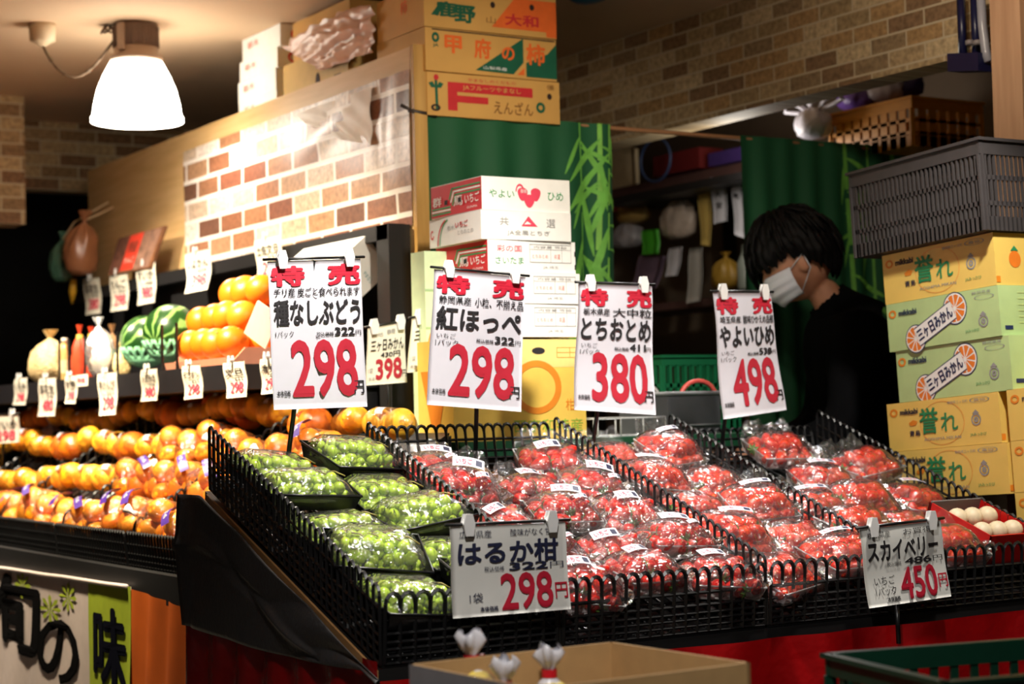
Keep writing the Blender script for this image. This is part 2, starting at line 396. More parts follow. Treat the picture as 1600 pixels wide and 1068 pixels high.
struct('trim_1', MB().box((3.74, (q0[1]+q1[1])/2, CEIL/2), (0.08, q0[1]-q1[1], CEIL)), wood_mat('column_wood', (176, 136, 104), (196, 156, 122), 2))

PANELW = wood_mat('panel_plywood', (206, 166, 108), (222, 184, 128), 1)
part_o = struct('wall_partition', MB().box((XP+0.015, (4.6+7.46)/2, 2.175/2), (0.03, 2.86, 2.175)), PANELW)
def edge(y0, y1): return MB().box((XP+0.018, (y0+y1)/2, 2.175/2), (0.042, y1-y0, 2.18))
edge(4.585, 4.602).build('edge_strip', wood_mat('edge_wood', (176, 132, 66), (200, 156, 86), 2), part_o)
BRK = brick_mat('brick_wallpaper', (1, 2), 0.205, 0.074, 0.0085, [(138, 92, 66), (214, 198, 182), (110, 76, 60), (168, 130, 98), (196, 172, 148), (128, 80, 60), (226, 214, 202), (158, 112, 80), (148, 104, 76), (206, 186, 162)], (236, 226, 214), 0.42, 0.15, off=(0.02, 0.012))
yn, yf = 4.612, pX(290, 330, XP)[1]
zt_n, zt_f = pX(640, 108, XP)[2], pX(292, 236, XP)[2]
def paper_fn(u, v):
    y = yf+(yn-yf)*u; zt = zt_f+(zt_n-zt_f)*u; zb_ = 1.655; z = zt+(zb_-zt)*v
    wr = 0.0022*math.sin(y*46+2*math.sin(z*9))*max(0, 1-abs(u-0.93)/0.12) + 0.003*noise.noise(Vector((y*7, z*7, 3)))+0.002
    bl = math.exp(-(((u-0.70)/0.13)**2+((v-0.22)/0.16)**2))
    return (XP-0.003-abs(wr)-0.012*bl*(0.55+0.45*math.sin(26*(u+0.5*v))), y, z)
MB().grid(paper_fn, 150, 50).build('brick_wallpaper_sheet', BRK, part_o)
def flap_fn(u, v):      # the corner that has come unstuck and folded over, showing its white back
    p0, p1, p2, p3 = [Vector(pX(*q, XP-0.03)) for q in ((452, 178), (574, 134), (572, 226), (505, 214))]
    p = p0*(1-u)*(1-v)+p1*u*(1-v)+p2*u*v+p3*(1-u)*v
    p.x += 0.020-0.004*math.sin(7*u+5*v)-0.004*math.sin(PI*v) - 0.005*math.sin(19*(u-0.6*v))*(0.3+0.7*v) - 0.012*max(0, u-0.75)
    return p
MB().grid(flap_fn, 24, 16).build('peeling_flap', mat('paper_backing', (236, 226, 212), 0.6, 0.05, 20), part_o)

# ------------------------------------------------------------------ generic builders
def frame_matrix(o, x, y, z): 
    return Matrix(((x[0], y[0], z[0], o[0]), (x[1], y[1], z[1], o[1]), (x[2], y[2], z[2], o[2]), (0, 0, 0, 1)))
FRONT = lambda s: (lambda u, v, d=0.0: Vector((u*s[0], -d, (1-v)*s[2])))
LEFTF = lambda s: (lambda u, v, d=0.0: Vector((-d, (1-u)*s[1], (1-v)*s[2])))
RIGHTF = lambda s: (lambda u, v, d=0.0: Vector((s[0]+d, u*s[1], (1-v)*s[2])))
def carton(name, label, cat, M, s, mats, prints=(), group=None, lid=None, inset=0.003):
    """closed carton; local x runs along its front as seen, y into depth, z up; prints is a list of functions drawing on (mesh, front, left, right)"""
    mb = MB(); f, l, r = FRONT(s), LEFTF(s), RIGHTF(s)
    mb.box((s[0]/2, s[1]/2, s[2]/2), s, 0)
    for p in prints: p(mb, f, l, r)
    o = mb.build(name, mats); o.matrix_world = M
    if lid is not None:
        m2 = MB(); h = s[2]*lid[0]; e = 0.002
        m2.box((s[0]/2, s[1]/2, s[2]-h/2+e), (s[0]+2*e, s[1]+2*e, h)); m2.build('lid', lid[1], o)
    return tag(o, label, cat, group)
def RECT(pl_, u0, v0, u1, v1, mi, d=0.0008):
    return lambda mb: mb.prism([(u0, v0), (u1, v0), (u1, v1), (u0, v1)], pl_, d, mi)
def ring(mb, place, cu, cv, ru, rv, mi, inner=0.62, d=0.001, n=32, a0=0, a1=2*PI):
    for k in range(n):
        t0, t1 = a0+(a1-a0)*k/n, a0+(a1-a0)*(k+1)/n
        mb.prism([(cu+ru*math.cos(t0), cv+rv*math.sin(t0)), (cu+ru*math.cos(t1), cv+rv*math.sin(t1)), (cu+ru*inner*math.cos(t1), cv+rv*inner*math.sin(t1)), (cu+ru*inner*math.cos(t0), cv+rv*inner*math.sin(t0))], place, d, mi)
def disc(mb, place, cu, cv, ru, rv, mi, d=0.001, n=24):
    mb.prism([(cu+ru*math.cos(2*PI*k/n), cv+rv*math.sin(2*PI*k/n)) for k in range(n)], place, d, mi)
def fence(mb, p0, p1, up, pitch=0.0265, r=0.0042, rails=(0.0, 0.12, 0.24, 0.36, 0.5, 0.72), tall=1.0):
    """scalloped plastic lattice: upright bars joined by round arches, crossed by rails lower down"""
    p0, p1, up = Vector(p0), Vector(p1), Vector(up)
    n = max(2, int(round((p1-p0).length/pitch))); st = (p1-p0)/n; h = up.length; un = up/h
    side = st.normalized(); ra = st.length/2; bt = h-ra*1.25
    for i in range(n+1):
        b = p0+st*i; mb.tube([b, b+un*bt], r, 4, 0, smooth=False)
        if i < n:
            c = b+st*0.5+un*bt
            mb.tube([c-side*ra*math.cos(a)+un*ra*1.25*math.sin(a) for a in [PI*k/6 for k in range(7)]], r*0.95, 4, 0, smooth=False)
    for k in rails: mb.tube([p0+un*h*k, p1+un*h*k], r*0.8, 4, 0, smooth=False)
    return mb
def bag_mesh(mb, c, r, neck=0.5, tilt=(0, 0), mi=0, seed=0, lump=0.22, twist=True):
    """tied bag: lumpy body, pinched neck and a flared tuft above the tie"""
    c = Vector(c); rx, ry, rz = r; n = 40; prof = [(0.02, -1), (0.55, -0.96), (0.86, -0.75), (1.0, -0.35), (0.97, 0.05), (0.8, 0.45), (0.5, 0.78), (0.2, 0.98), (0.11, 1.06), (0.13, 1.12), (0.26, 1.25+neck*0.25), (0.34, 1.3+neck*0.5)]
    vs = []
    for j, (q, z) in enumerate(prof):
        for k in range(n):
            a = 2*PI*k/n; d = Vector((math.cos(a)*q, math.sin(a)*q, z))
            kk = 1+lump*noise.noise(d*2.2+Vector((seed, seed*1.7, 0)))+0.5*lump*noise.noise(d*6+Vector((seed*3, 0, seed)))+(0.16*math.sin(a*7+seed)+0.08*math.sin(a*11) if j in (5, 6, 7, 10, 11) else 0.02*math.sin(a*5+3*z))
            p = Vector((d.x*rx*kk, d.y*ry*kk, z*rz)); p.x += tilt[0]*max(0, z)*rz; p.y += tilt[1]*max(0, z)*rz
            vs.append(c+p)
    fs = [(j*n+k, j*n+(k+1) % n, (j+1)*n+(k+1) % n, (j+1)*n+k) for j in range(len(prof)-1) for k in range(n)] + [tuple(range(n-1, -1, -1))]
    mb.add(vs, fs, mi, True); return c+Vector((tilt[0]*1.08*rz, tilt[1]*1.08*rz, 1.09*rz))

# ------------------------------------------------------------------ the sloping strawberry display
X0, Y0, Z0, KS = 1.575, 3.055, 0.640, 0.38
YB = 3.87; TILT = math.atan(KS)
XS = [1.585, 1.985, 2.515, 2.875, 3.385]
def zb_(y): return Z0+KS*(y-Y0)
def onslope(px, py, h):
    r = ray(px, py); t = (Z0+h-KS*Y0-CP[2])/(r[2]-KS*r[1]); return CP+r*t
ds = thing('display_stand', 'sloping display stand under the strawberry and grape bins, with red skirt', 'display stand', (2.5, 3.5, 0))
O = (2.5, 3.5, 0)
mb = MB(); mb.hexa([(1.58, Y0, zb_(Y0)-0.035), (3.40, Y0, zb_(Y0)-0.035), (3.40, YB+0.02, zb_(YB)-0.03), (1.58, YB+0.02, zb_(YB)-0.03), (1.58, Y0, zb_(Y0)-0.008), (3.40, Y0, zb_(Y0)-0.008), (3.40, YB+0.02, zb_(YB)-0.004), (1.58, YB+0.02, zb_(YB)-0.004)])
mb.build('sloped_board', BLACKM, ds, O)
m = MB(); m.hexa([(1.574, Y0, Z0-0.026), (1.579, Y0, Z0-0.026), (1.579, YB, zb_(YB)-0.026), (1.574, YB, zb_(YB)-0.026), (1.574, Y0, Z0-0.010), (1.579, Y0, Z0-0.010), (1.579, YB, zb_(YB)-0.010), (1.574, YB, zb_(YB)-0.010)]); m.build('edge_strip', wood_mat('board_wood', (150, 110, 66), (176, 132, 84), 1), ds, O)
for x in (1.64, 3.3):
    for y in (3.13, 3.82): MB().box((x, y, (zb_(y)-0.035)/2), (0.05, 0.05, zb_(y)-0.035)).build('leg', BLACKM, ds, O)
XT = 1.570
c1, c2 = pX(292, 975, XT), pX(598, 1052, XT)
yT = pX(289, 800, XT)[1]
def tarp_fn(u, v):
    y = yT+(3.03-yT)*u
    zt = zb_(min(y, YB))-0.012 - (0.0 if y < YB else 0.0)
    zlow = c1[2]+(c2[2]-c1[2])*u - 0.012*math.sin(PI*u)
    z = zt+(min(zlow, zt-0.015)-zt)*v
    s = 0.010*math.sin(9*u+4*v)+0.012*math.exp(-((v-0.35-0.8*(u-0.15)**2*2)/0.05)**2)*(1 if u < 0.75 else 0)
    if u < 0.06: s += 0.02*(0.06-u)/0.06
    return (XT-0.004-abs(s)*0.7, y, z)
MB().grid(tarp_fn, 60, 30, thick=(0.002, 0, 0)).build('tarpaulin', mat('grey_tarp', (62, 60, 60), 0.42, 0.1, 12, bump=0.15, bscale=90), ds, O)
REDV = mat('red_vinyl', (150, 8, 12), 0.22, 0.1, 8, bump=0.5, bscale=11)
def skl_fn(u, v):
    y = 4.0+(3.04-4.0)*u; z = (c1[2]+(c2[2]-c1[2])*u+0.02)*(1-v)+0.02*v
    return (XT+0.006-0.012*math.sin(40*u+2*v)*(0.3+v)-0.004, y, z)
MB().grid(skl_fn, 80, 14).build('side_skirt', REDV, ds, O)
def skf_fn(u, v):
    x = 1.575+(3.41-1.575)*u; z = 0.612*(1-v)+0.02*v
    return (x, Y0-0.014-0.020*(0.45+v)*math.sin(34*u+1.5*math.sin(11*u)+2*v)-0.006*math.sin(90*u)*v, z)
MB().grid(skf_fn, 150, 16).build('front_skirt', REDV, ds, O)

BNAMES = ['grape', 'left strawberry', 'middle strawberry', 'right strawberry']
for i in range(4):
    x0, x1 = XS[i], XS[i+1]
    if i == 3: x1 += 0.0
    g = thing('display_basket', ['black lattice bin of green grape packs at the left end', 'wide black lattice bin of strawberry packs beside the grapes', 'narrow black lattice bin between the two wider strawberry bins', 'rightmost black lattice bin of strawberries beside the citrus cartons'][i], 'basket', ((x0+x1)/2, Y0, Z0), group='black lattice bins of the display')
    OO = ((x0+x1)/2, Y0, Z0)
    t = MB()
    t.hexa([(x0, Y0, Z0-0.006), (x1-0.006, Y0, Z0-0.006), (x1-0.006, YB, zb_(YB)-0.002), (x0, YB, zb_(YB)-0.002), (x0, Y0, Z0), (x1-0.006, Y0, Z0), (x1-0.006, YB, zb_(YB)+0.002), (x0, YB, zb_(YB)+0.002)])
    n = int((x1-x0)/0.03)
    for k in range(1, n):
        x = x0+(x1-x0)*k/n; t.tube([(x, Y0+0.01, Z0+0.004), (x, YB-0.01, zb_(YB)+0.004)], 0.004, 4)
    for k in range(1, 14):
        y = Y0+(YB-Y0)*k/14; t.tube([(x0, y, zb_(y)+0.006), (x1-0.008, y, zb_(y)+0.006)], 0.003, 4)
    t.build('tray', BLACKP, g, OO)
    fence(MB(), (x0, YB, zb_(YB)), (x0, Y0, Z0), (0, 0, 0.145)).build('side_panel', BLACKP, g, OO)
    if i == 3: fence(MB(), (x1, YB, zb_(YB)), (x1, Y0, Z0), (0, 0, 0.145)).build('side_panel', BLACKP, g, OO)
    fence(MB(), (x0+0.008, Y0, Z0), (x1-0.008, Y0, Z0), (0, -0.01, 0.132), pitch=0.031, r=0.0048, rails=(0.0, 0.1, 0.2, 0.3, 0.42, 0.62)).build('front_panel', BLACKP, g, OO)
    fence(MB(), (x0+0.008, YB, zb_(YB)), (x1-0.008, YB, zb_(YB)), (0, 0.02, (0.05, 0.13, 0.07, 0.10)[i])).build('back_panel', BLACKP, g, OO)

# ------------------------------------------------------------------ strawberry packs
BM1 = berry_mat('strawberry_red', (210, 26, 8), (232, 74, 16)); BM2 = berry_mat('strawberry_deep_red', (190, 16, 12), (212, 40, 18))
CAL = mat('strawberry_leaf', (112, 150, 66), 0.5, 0.2, 60)
def berry_me():
    m = MB(); prof = [(0.0015, -0.020), (0.0065, -0.0165), (0.0105, -0.010), (0.0135, -0.002), (0.0145, 0.005), (0.0128, 0.011), (0.008, 0.0145), (0.002, 0.0155)]
    m.lathe(prof, 14); return m
def calyx_me():
    m = MB()
    for k in range(7):
        a = 2*PI*k/7; d = Vector((math.cos(a), math.sin(a), 0)); s = Vector((-d.y, d.x, 0))
        m.add([Vector((0, 0, 0.0165)), d*0.007+s*0.0035+Vector((0, 0, 0.0175)), d*0.0145+Vector((0, 0, 0.0135)), d*0.007-s*0.0035+Vector((0, 0, 0.0175))], [(0, 1, 2, 3)])
    m.tube([(0, 0, 0.015), (0.001, 0, 0.024)], 0.0011, 5); return m
def make_pack(variant, bm_, sticker):
    rnd = random.Random(100+variant)
    root = thing('strawberry_pack', 'pack', 'strawberry pack')
    tr = MB(); hx, hy, h = 0.066, 0.060, 0.026
    tr.hexa([(-hx*.9, -hy*.9, 0), (hx*.9, -hy*.9, 0), (hx*.9, hy*.9, 0), (-hx*.9, hy*.9, 0), (-hx*.9, -hy*.9, .002), (hx*.9, -hy*.9, .002), (hx*.9, hy*.9, .002), (-hx*.9, hy*.9, .002)])
    rim = [(-hx, -hy, h), (hx, -hy, h), (hx, hy, h), (-hx, hy, h)]; lo = [(-hx*.9, -hy*.9, 0), (hx*.9, -hy*.9, 0), (hx*.9, hy*.9, 0), (-hx*.9, hy*.9, 0)]
    for k in range(4): tr.add([lo[k], lo[(k+1) % 4], rim[(k+1) % 4], rim[k]], [(0, 1, 2, 3)])
    tr.tube(rim, 0.002, 5, closed=True)
    tr.build('tray', CLEAR, root)
    balls = []; sp = []
    for j in range(4):
        for i in range(4): sp.append((-0.048+0.032*i+rnd.uniform(-.003, .003)+(0.006 if j % 2 else -0.004), -0.043+0.0285*j+rnd.uniform(-.003, .003), 0.017+rnd.uniform(0, .006)))
    for j in range(2):
        for i in range(3): sp.append((-0.030+0.030*i+rnd.uniform(-.004, .004), -0.016+0.032*j+rnd.uniform(-.003, .003), 0.040+rnd.uniform(-.002, .003)))
    b0 = c0 = None
    for k, p in enumerate(sp):
        if b0 is None: b = berry_me().build('strawberry', bm_, root); b0 = b
        else: b = b0.copy(); C.objects.link(b); b.parent = root
        b.location = p; s = rnd.uniform(0.9, 1.16); b.scale = (s, s, s*rnd.uniform(0.95, 1.2))
        b.rotation_euler = (rnd.uniform(1.0, 2.3)*rnd.choice((1, 1, -1)), rnd.uniform(-0.6, 0.6), rnd.uniform(0, 6.28))
        if rnd.random() < 0.5:
            if c0 is None: c = calyx_me().build('calyx', CAL, b); c0 = c
            else: c = c0.copy(); C.objects.link(c); c.parent = b
        balls.append((p, 0.0185))
    hull(balls, 1.12, [(sx*hx*1.02, sy*hy*1.02, h*0.9) for sx in (-1, 1) for sy in (-1, 1)]+[(-0.03, hy*1.10, 0.042), (0.03, hy*1.10, 0.040), (rnd.uniform(-.03, .03), -hy*1.1, 0.03)]).build('wrap_film', FILM, root)
    fl = MB(); wv = rnd.uniform(0, 6)
    fl.grid(lambda u, v: ((u-.5)*hx*2.1*(1-0.25*v), hy*0.95+0.028*v, 0.034+0.024*v+0.006*math.sin(9*u+wv)+0.004*math.sin(21*u)*v), 24, 6); fl.grid(lambda u, v: (hx*0.98+0.016*v+0.003*math.sin(17*u+wv), (u-.5)*hy*1.9, 0.026+0.012*v+0.005*math.sin(11*u+wv)), 20, 4); fl.build('film_flap', FILM, root)
    if sticker:
        for (sx, sy, w_, hh, rz) in sticker:
            st = MB(); Mx = Matrix.Translation((sx, sy, 0.0665)) @ Euler((0.10 if sy > 0 else 0.25, 0, rz)).to_matrix().to_4x4()
            pf = lambda u, v, d=0.0: Mx @ Vector(((u-.5)*w_, (.5-v)*hh, d-0.004*((u-.5)*2)**2))
            st.grid(lambda u, v: pf(u, v, 0), 6, 3, 0)
            st.text('いちご', pf, (0.10, 0.2, 0.62, 0.8), 2, 0.02, 0.0006)
            st.prism([(0.72, 0.2), (0.92, 0.2), (0.92, 0.8), (0.72, 0.8)], pf, 0.0006, 1)
            st.build('price_sticker', [PAPER, INKB, PINK], root)
    return root
PV = [make_pack(0, BM2, [(-0.012, 0.02, 0.055, 0.022, 0.15)]), make_pack(1, BM2, [(0.01, 0.022, 0.06, 0.03, -0.2), (0.028, -0.02, 0.026, 0.012, 0.1)]),
      make_pack(2, BM1, None), make_pack(3, BM1, [(0.0, 0.03, 0.075, 0.012, 0.05)])]
ROWW = ['front', 'second', 'third', 'fourth', 'back']
rows_y = [3.125, 3.275, 3.425, 3.580, 3.745]
spec = [(1, [2.075, 2.25, 2.425], ['left', 'centre', 'right'], [0, 1], {(4, 1)}), (2, [2.605, 2.785], ['left', 'right'], [2, 3], set()), (3, [2.965, 3.13, 3.295], ['left', 'centre', 'right'], [3, 2], {(4, 0), (4, 2), (3, 0)})]
used = set(); rnd = random.Random(5)
BP = 'strawberry packs in the lattice bins'
WHERE = {1: 'wide bin beside the grapes', 2: 'narrow middle bin', 3: 'bin next to the citrus cartons'}
for (bi, xs, xn, vs, skip) in spec:
    for j, y in enumerate(rows_y):
        for k, x in enumerate(xs):
            if (j, k) in skip or (bi == 3 and j < 2 and k == 2): continue
            lab = 'wrapped strawberry pack, %s row %s, in the %s' % (ROWW[j], xn[k], WHERE[bi])
            v = vs[(j+k) % 2] if rnd.random() < 0.85 else rnd.choice(vs)
            yy = y+rnd.uniform(-.012, .012); loc = (x+rnd.uniform(-.008, .008), yy, zb_(yy)+0.046+(0.022 if (j+k) % 2 else 0.0)+rnd.uniform(-.004, .008))
            rot = (TILT+rnd.uniform(-.16, .20), rnd.uniform(-.14, .14), rnd.uniform(-.28, .28)); s = (1.18+rnd.uniform(-.05, .05),)*3
            if v not in used:
                r_ = PV[v]; used.add(v); r_.location = loc; r_.rotation_euler = rot; r_.scale = s; r_['label'] = lab; r_['group'] = BP
            else: dup(PV[v], loc, rot, lab, BP, s)

# ------------------------------------------------------------------ grape packs
GR = mat('green_grape', (172, 198, 58), 0.22, 0.18, 40, sub=0.3)
def make_grapes():
    rnd2 = random.Random(11); root = thing('grape_pack', 'pack', 'grape pack')
    hx, hy, h = 0.088, 0.070, 0.03; t = MB()
    lo = [(-hx*.88, -hy*.88, 0), (hx*.88, -hy*.88, 0), (hx*.88, hy*.88, 0), (-hx*.88, hy*.88, 0)]; rim = [(-hx, -hy, h), (hx, -hy, h), (hx, hy, h), (-hx, hy, h)]
    t.add(lo, [(0, 1, 2, 3)])
    for k in range(4): t.add([lo[k], lo[(k+1) % 4], rim[(k+1) % 4], rim[k]], [(0, 1, 2, 3)])
    t.tube(rim, 0.0028, 5, closed=True); t.build('tray', mat('tray_black', (24, 24, 26), 0.3), root)
    g0 = None; balls = []; pts = []
    for lay, (n1, n2, z) in enumerate(((7, 6, 0.018), (6, 5, 0.034), (5, 3, 0.049))):
        for i in range(n1):
            for j in range(n2):
                pts.append(((i-(n1-1)/2)*0.0215+rnd2.uniform(-.004, .004)+(0.009 if j % 2 else 0)-0.004, (j-(n2-1)/2)*0.0205+rnd2.uniform(-.004, .004), z+rnd2.uniform(-.004, .005)))
    for p in pts:
        if rnd2.random() < 0.06: continue
        if g0 is None: g0 = MB().ball((0, 0, 0), 0.0105, 12, 8).build('grape', GR, root); g = g0
        else: g = g0.copy(); C.objects.link(g); g.parent = root
        s = rnd2.uniform(0.85, 1.12); g.location = p; g.scale = (s, s, s*rnd2.uniform(1.0, 1.2)); g.rotation_euler = (rnd2.uniform(0, 3), rnd2.uniform(0, 3), 0)
        balls.append((p, 0.0115))
    st = MB()
    for k in range(4):
        a = -0.05+0.03*k; st.tube([(a, 0.01, 0.056), (a+0.012, 0.0, 0.060), (a+0.03, -0.012, 0.054)], 0.0014, 5)
    st.build('stem', mat('grape_stem', (132, 120, 58), 0.6), root)
    hull(balls[::2], 1.14, [(sx*hx, sy*hy, h) for sx in (-1, 1) for sy in (-1, 1)]+[(sx*hx*0.6, hy*1.05, 0.046) for sx in (-1, 1)]).build('wrap_film', GFILM, root)
    return root
G0 = make_grapes(); gl = []
for j, y in enumerate([3.13, 3.285, 3.44, 3.60, 3.76]):
    for k, x in enumerate((1.69, 1.885)): gl.append((j, k, x, y))
for i, (j, k, x, y) in enumerate(gl):
    lab = 'clear pack of green grapes, %s row %s, in the leftmost bin' % (ROWW[j], ('left', 'right')[k])
    loc = (x+rnd.uniform(-.006, .006), y, zb_(y)+0.050+(0.028 if (j+k) % 2 else 0)); rot = (TILT+rnd.uniform(-.16, .10), rnd.uniform(-.14, .14), rnd.uniform(-.25, .25)); gs = (1.14, 1.14, 1.14)
    if i == 0: G0.location = loc; G0.rotation_euler = rot; G0.scale = gs; G0['label'] = lab; G0['group'] = 'grape packs in the leftmost bin'
    else: dup(G0, loc, rot, lab, 'grape packs in the leftmost bin', gs)

# small red carton of wrapped fruit in the front right corner of the right bin
mb = MB(); rx0 = Vector((3.215, 3.10, zb_(3.10)+0.062)); ux = Vector((0.17, 0.0, 0.0)); uy = Vector((0, 0.20, 0.076)); un = Vector((0, -0.0355, 0.0935))*0.74
mr = mat('red_carton', (200, 26, 24), 0.4, 0.05); gi = mat('grey_carton_inside', (120, 116, 116), 0.7, 0.04)
rc = thing('red_fruit_carton', 'small open red carton of cream wrapped fruit in the right end bin', 'carton', rx0)
mb.para(rx0, ux, uy, un*0.06)
for o_, a_, b2 in ((rx0, ux, uy*0.02), (rx0+uy*0.98, ux, uy*0.02), (rx0, ux*0.02, uy), (rx0+ux*0.98, ux*0.02, uy)): mb.para(o_, a_, b2, un)
mb.build('body', mr, rc, rx0)
m2 = MB(); m2.para(rx0+uy*0.955+un*0.1, ux, uy*0.02, un*0.95); m2.build('lining', gi, rc, rx0)
mw = mat('cream_wrap', (226, 210, 176), 0.5, 0.12, 60)
for j in range(2):
    for i in range(3):
        p = rx0+ux*(0.2+0.3*i)+uy*(0.28+0.4*j)+un*0.75
        tag(MB().ball((0, 0, 0), 0.026, 14, 9).build('wrapped_fruit', mw, None, (0, 0, 0)), 'cream wrapped round fruit, %s row %s, in the small red carton' % (('front', 'back')[j], ('left', 'middle', 'right')[i]), 'fruit', 'wrapped fruit in the red carton').location = p

# ------------------------------------------------------------------ counter behind the display and what stands on it
ZT = 1.035
ct = thing('counter_table', 'dark counter table with a green edge behind the strawberry bins', 'table', (2.75, 4.25, 0))
MB().box((2.835, 4.26, ZT-0.02), (1.03, 0.56, 0.04)).build('table_top', mat('green_edge', (34, 92, 62), 0.35, 0.08), ct, (2.75, 4.25, 0))
for x in (2.36, 3.31):
    for y in (4.02, 4.5): MB().box((x, y, (ZT-0.04)/2), (0.05, 0.05, ZT-0.04)).build('leg', BLACKM, ct, (2.75, 4.25, 0))

WGREEN = mat('carton_green_print', (40, 150, 84), 0.5, 0.03); WRED = mat('carton_red_print', (206, 34, 44), 0.5, 0.04)
STM = [WHITECARD, WRED, WGREEN, FAINT, PALER, PINK, mat('hand_hole', (30, 24, 24), 0.8)]
def strips(mb, pl_, u0, v0, u1, v1, mi, n=3, d=0.001):
    for k in range(n): mb.prism([(u0, v0+(v1-v0)*(k)/n), (u1, v0+(v1-v0)*k/n), (u1, v0+(v1-v0)*(k+0.55)/n), (u0, v0+(v1-v0)*(k+0.55)/n)], pl_, d, mi)
def red_side(mb, f, l, r):
    mb.prism([(0.0, 0.02), (1, 0.02), (1, 0.98), (0.0, 0.98)], l, 0.0006, 1)
    for k in range(3):
        o = 0.1*k
        mb.prism([(0.42+0.03*k, 0.16+o), (0.98, 0.16+o), (0.98, 0.21+o), (0.42+0.03*k, 0.21+o)], l, 0.0012, (2, 0, 2)[k])
        mb.prism([(0.36+0.03*k, 0.5+o), (0.42+0.03*k, 0.16+o), (0.45+0.03*k, 0.16+o), (0.39+0.03*k, 0.5+o)], l, 0.0012, (2, 0, 2)[k])
        mb.prism([(0.02, 0.70+o*0.8), (0.40, 0.70+o*0.8), (0.40, 0.75+o*0.8), (0.02, 0.75+o*0.8)], l, 0.0012, (2, 0, 2)[k])
    mb.text('群', l, (0.04, 0.36, 0.22, 0.66), 0, 0.02, 0.0016); mb.text('馬', l, (0.46, 0.44, 0.64, 0.74), 0, 0.02, 0.0016); mb.text('いちご', l, (0.68, 0.44, 0.96, 0.72), 0, 0.02, 0.0016)
    for u in (0.28, 0.55): mb.prism([(u, 0.50), (u+0.06, 0.50), (u+0.06, 0.64), (u, 0.64)], l, 0.002, 6)
    mb.text('GUNMA', l, (0.72, 0.82, 0.92, 0.89), 0, 0, 0.0016)
def top_front(mb, f, l, r):
    mb.text('やよい', f, (0.08, 0.38, 0.36, 0.62), 2, 0.0); mb.text('ひめ', f, (0.74, 0.38, 0.92, 0.64), 2, 0.01)
    for (cu, cv, ru, rv, sg) in ((0.455, 0.46, 0.055, 0.2, 1), (0.605, 0.46, 0.055, 0.2, -1), (0.53, 0.66, 0.06, 0.2, 0)):
        mb.prism([(cu+ru*(math.cos(a)*(1.0-0.25*math.sin(a))), cv+rv*math.sin(a)*(1.15 if math.sin(a) > 0 else 0.85)) for a in [2*PI*k/24 for k in range(24)]], f, 0.001+0.0002*sg, 5)
    ring(mb, f, 0.425, 0.42, 0.05, 0.24, 5, 0.75, 0.0015, 16, PI, 2*PI)
    mb.text('群馬', f, (0.43, 0.34, 0.50, 0.46), 0, 0, 0.002)
def jg_front(mb, f, l, r):
    mb.text('共', f, (0.20, 0.22, 0.30, 0.5), 3, 0.0); mb.text('選', f, (0.72, 0.24, 0.82, 0.54), 3, 0.0)
    mb.prism([(0.52, 0.16), (0.62, 0.52), (0.44, 0.52)], f, 0.001, 5); mb.prism([(0.505, 0.34), (0.55, 0.44), (0.47, 0.46)], f, 0.0016, 0)
    mb.text('JA全農とちぎ', f, (0.28, 0.66, 0.76, 0.86), 3, 0.0)
    ring(mb, l, 0.06, 0.55, 0.035, 0.17, 1, 0.6, 0.001, 20, 0.2, 5.3)
    ring(mb, l, 0.36, 0.98, 0.2, 0.92, 1, 0.9, 0.001, 16, PI, 1.45*PI); ring(mb, l, 0.40, 0.98, 0.2, 0.92, 2, 0.92, 0.001, 16, PI, 1.45*PI)
    mb.text('栃木', l, (0.36, 0.32, 0.5, 0.5), 3, 0.01); mb.text('いちご', l, (0.52, 0.24, 0.76, 0.46), 1, 0.03); mb.text('とちおとめ', l, (0.56, 0.55, 0.86, 0.7), 3, 0.0)
def sai_front(words):
    def fn(mb, f, l, r):
        if words:
            mb.text('彩の国', f, (0.10, 0.16, 0.38, 0.36), 5, 0.01); mb.text('さいたま', f, (0.08, 0.52, 0.40, 0.74), 2, 0.01)
        for (u0, v0, u1, v1) in ((0.47, 0.10, 0.95, 0.12), (0.47, 0.26, 0.95, 0.27), (0.47, 0.66, 0.95, 0.68)): mb.prism([(u0, v0), (u1, v0), (u1, v1), (u0, v1)], f, 0.001, 3)
        for u in (0.47, 0.71, 0.84, 0.945): mb.prism([(u, 0.1), (u+0.004, 0.1), (u+0.004, 0.68), (u, 0.68)], f, 0.001, 3)
        mb.text('とちおとめ', f, (0.50, 0.42, 0.68, 0.54), 4, 0.01); mb.text('内容量 等級', f, (0.52, 0.15, 0.90, 0.23), 3, 0.0); mb.text('共選', f, (0.75, 0.40, 0.82, 0.56), 4, 0)
        mb.text('JA 埼玉', f, (0.62, 0.78, 0.80, 0.88), 3, 0.0)
        for v in (0.3, 0.72): mb.prism([(0.985, v), (1.0, v), (1.0, v+0.16), (0.985, v+0.16)], f, 0.002, 6)
    return fn
yA = 4.05
def zy(py, px=752): return pY(px, py, yA)[2]
xw = pY(752, 275, yA)[0]; wW = pY(890, 277, yA)[0]-xw
lv = [(270, 323), (323, 369), (369, 420), (421, 470), (471, 524)]
hts = [zy(a)-zy(b) for a, b in lv]; zc = 1.035+0.27
stackspec = [
  ('bottom white carton of the strawberry carton stack, just above the yellow box', [sai_front(False)], 0.024),
  ('white carton with a printed table, second from the bottom of the carton stack', [sai_front(False)], 0.022),
  ('white carton with 彩の国 print and red side, third in the stack', [sai_front(True), red_side], 0.014),
  ('white carton with 共選 and a pink triangle, second from the top', [jg_front], -0.004),
  ('topmost white strawberry carton with pink berry emblem and red striped side', [top_front, red_side], 0.0)]
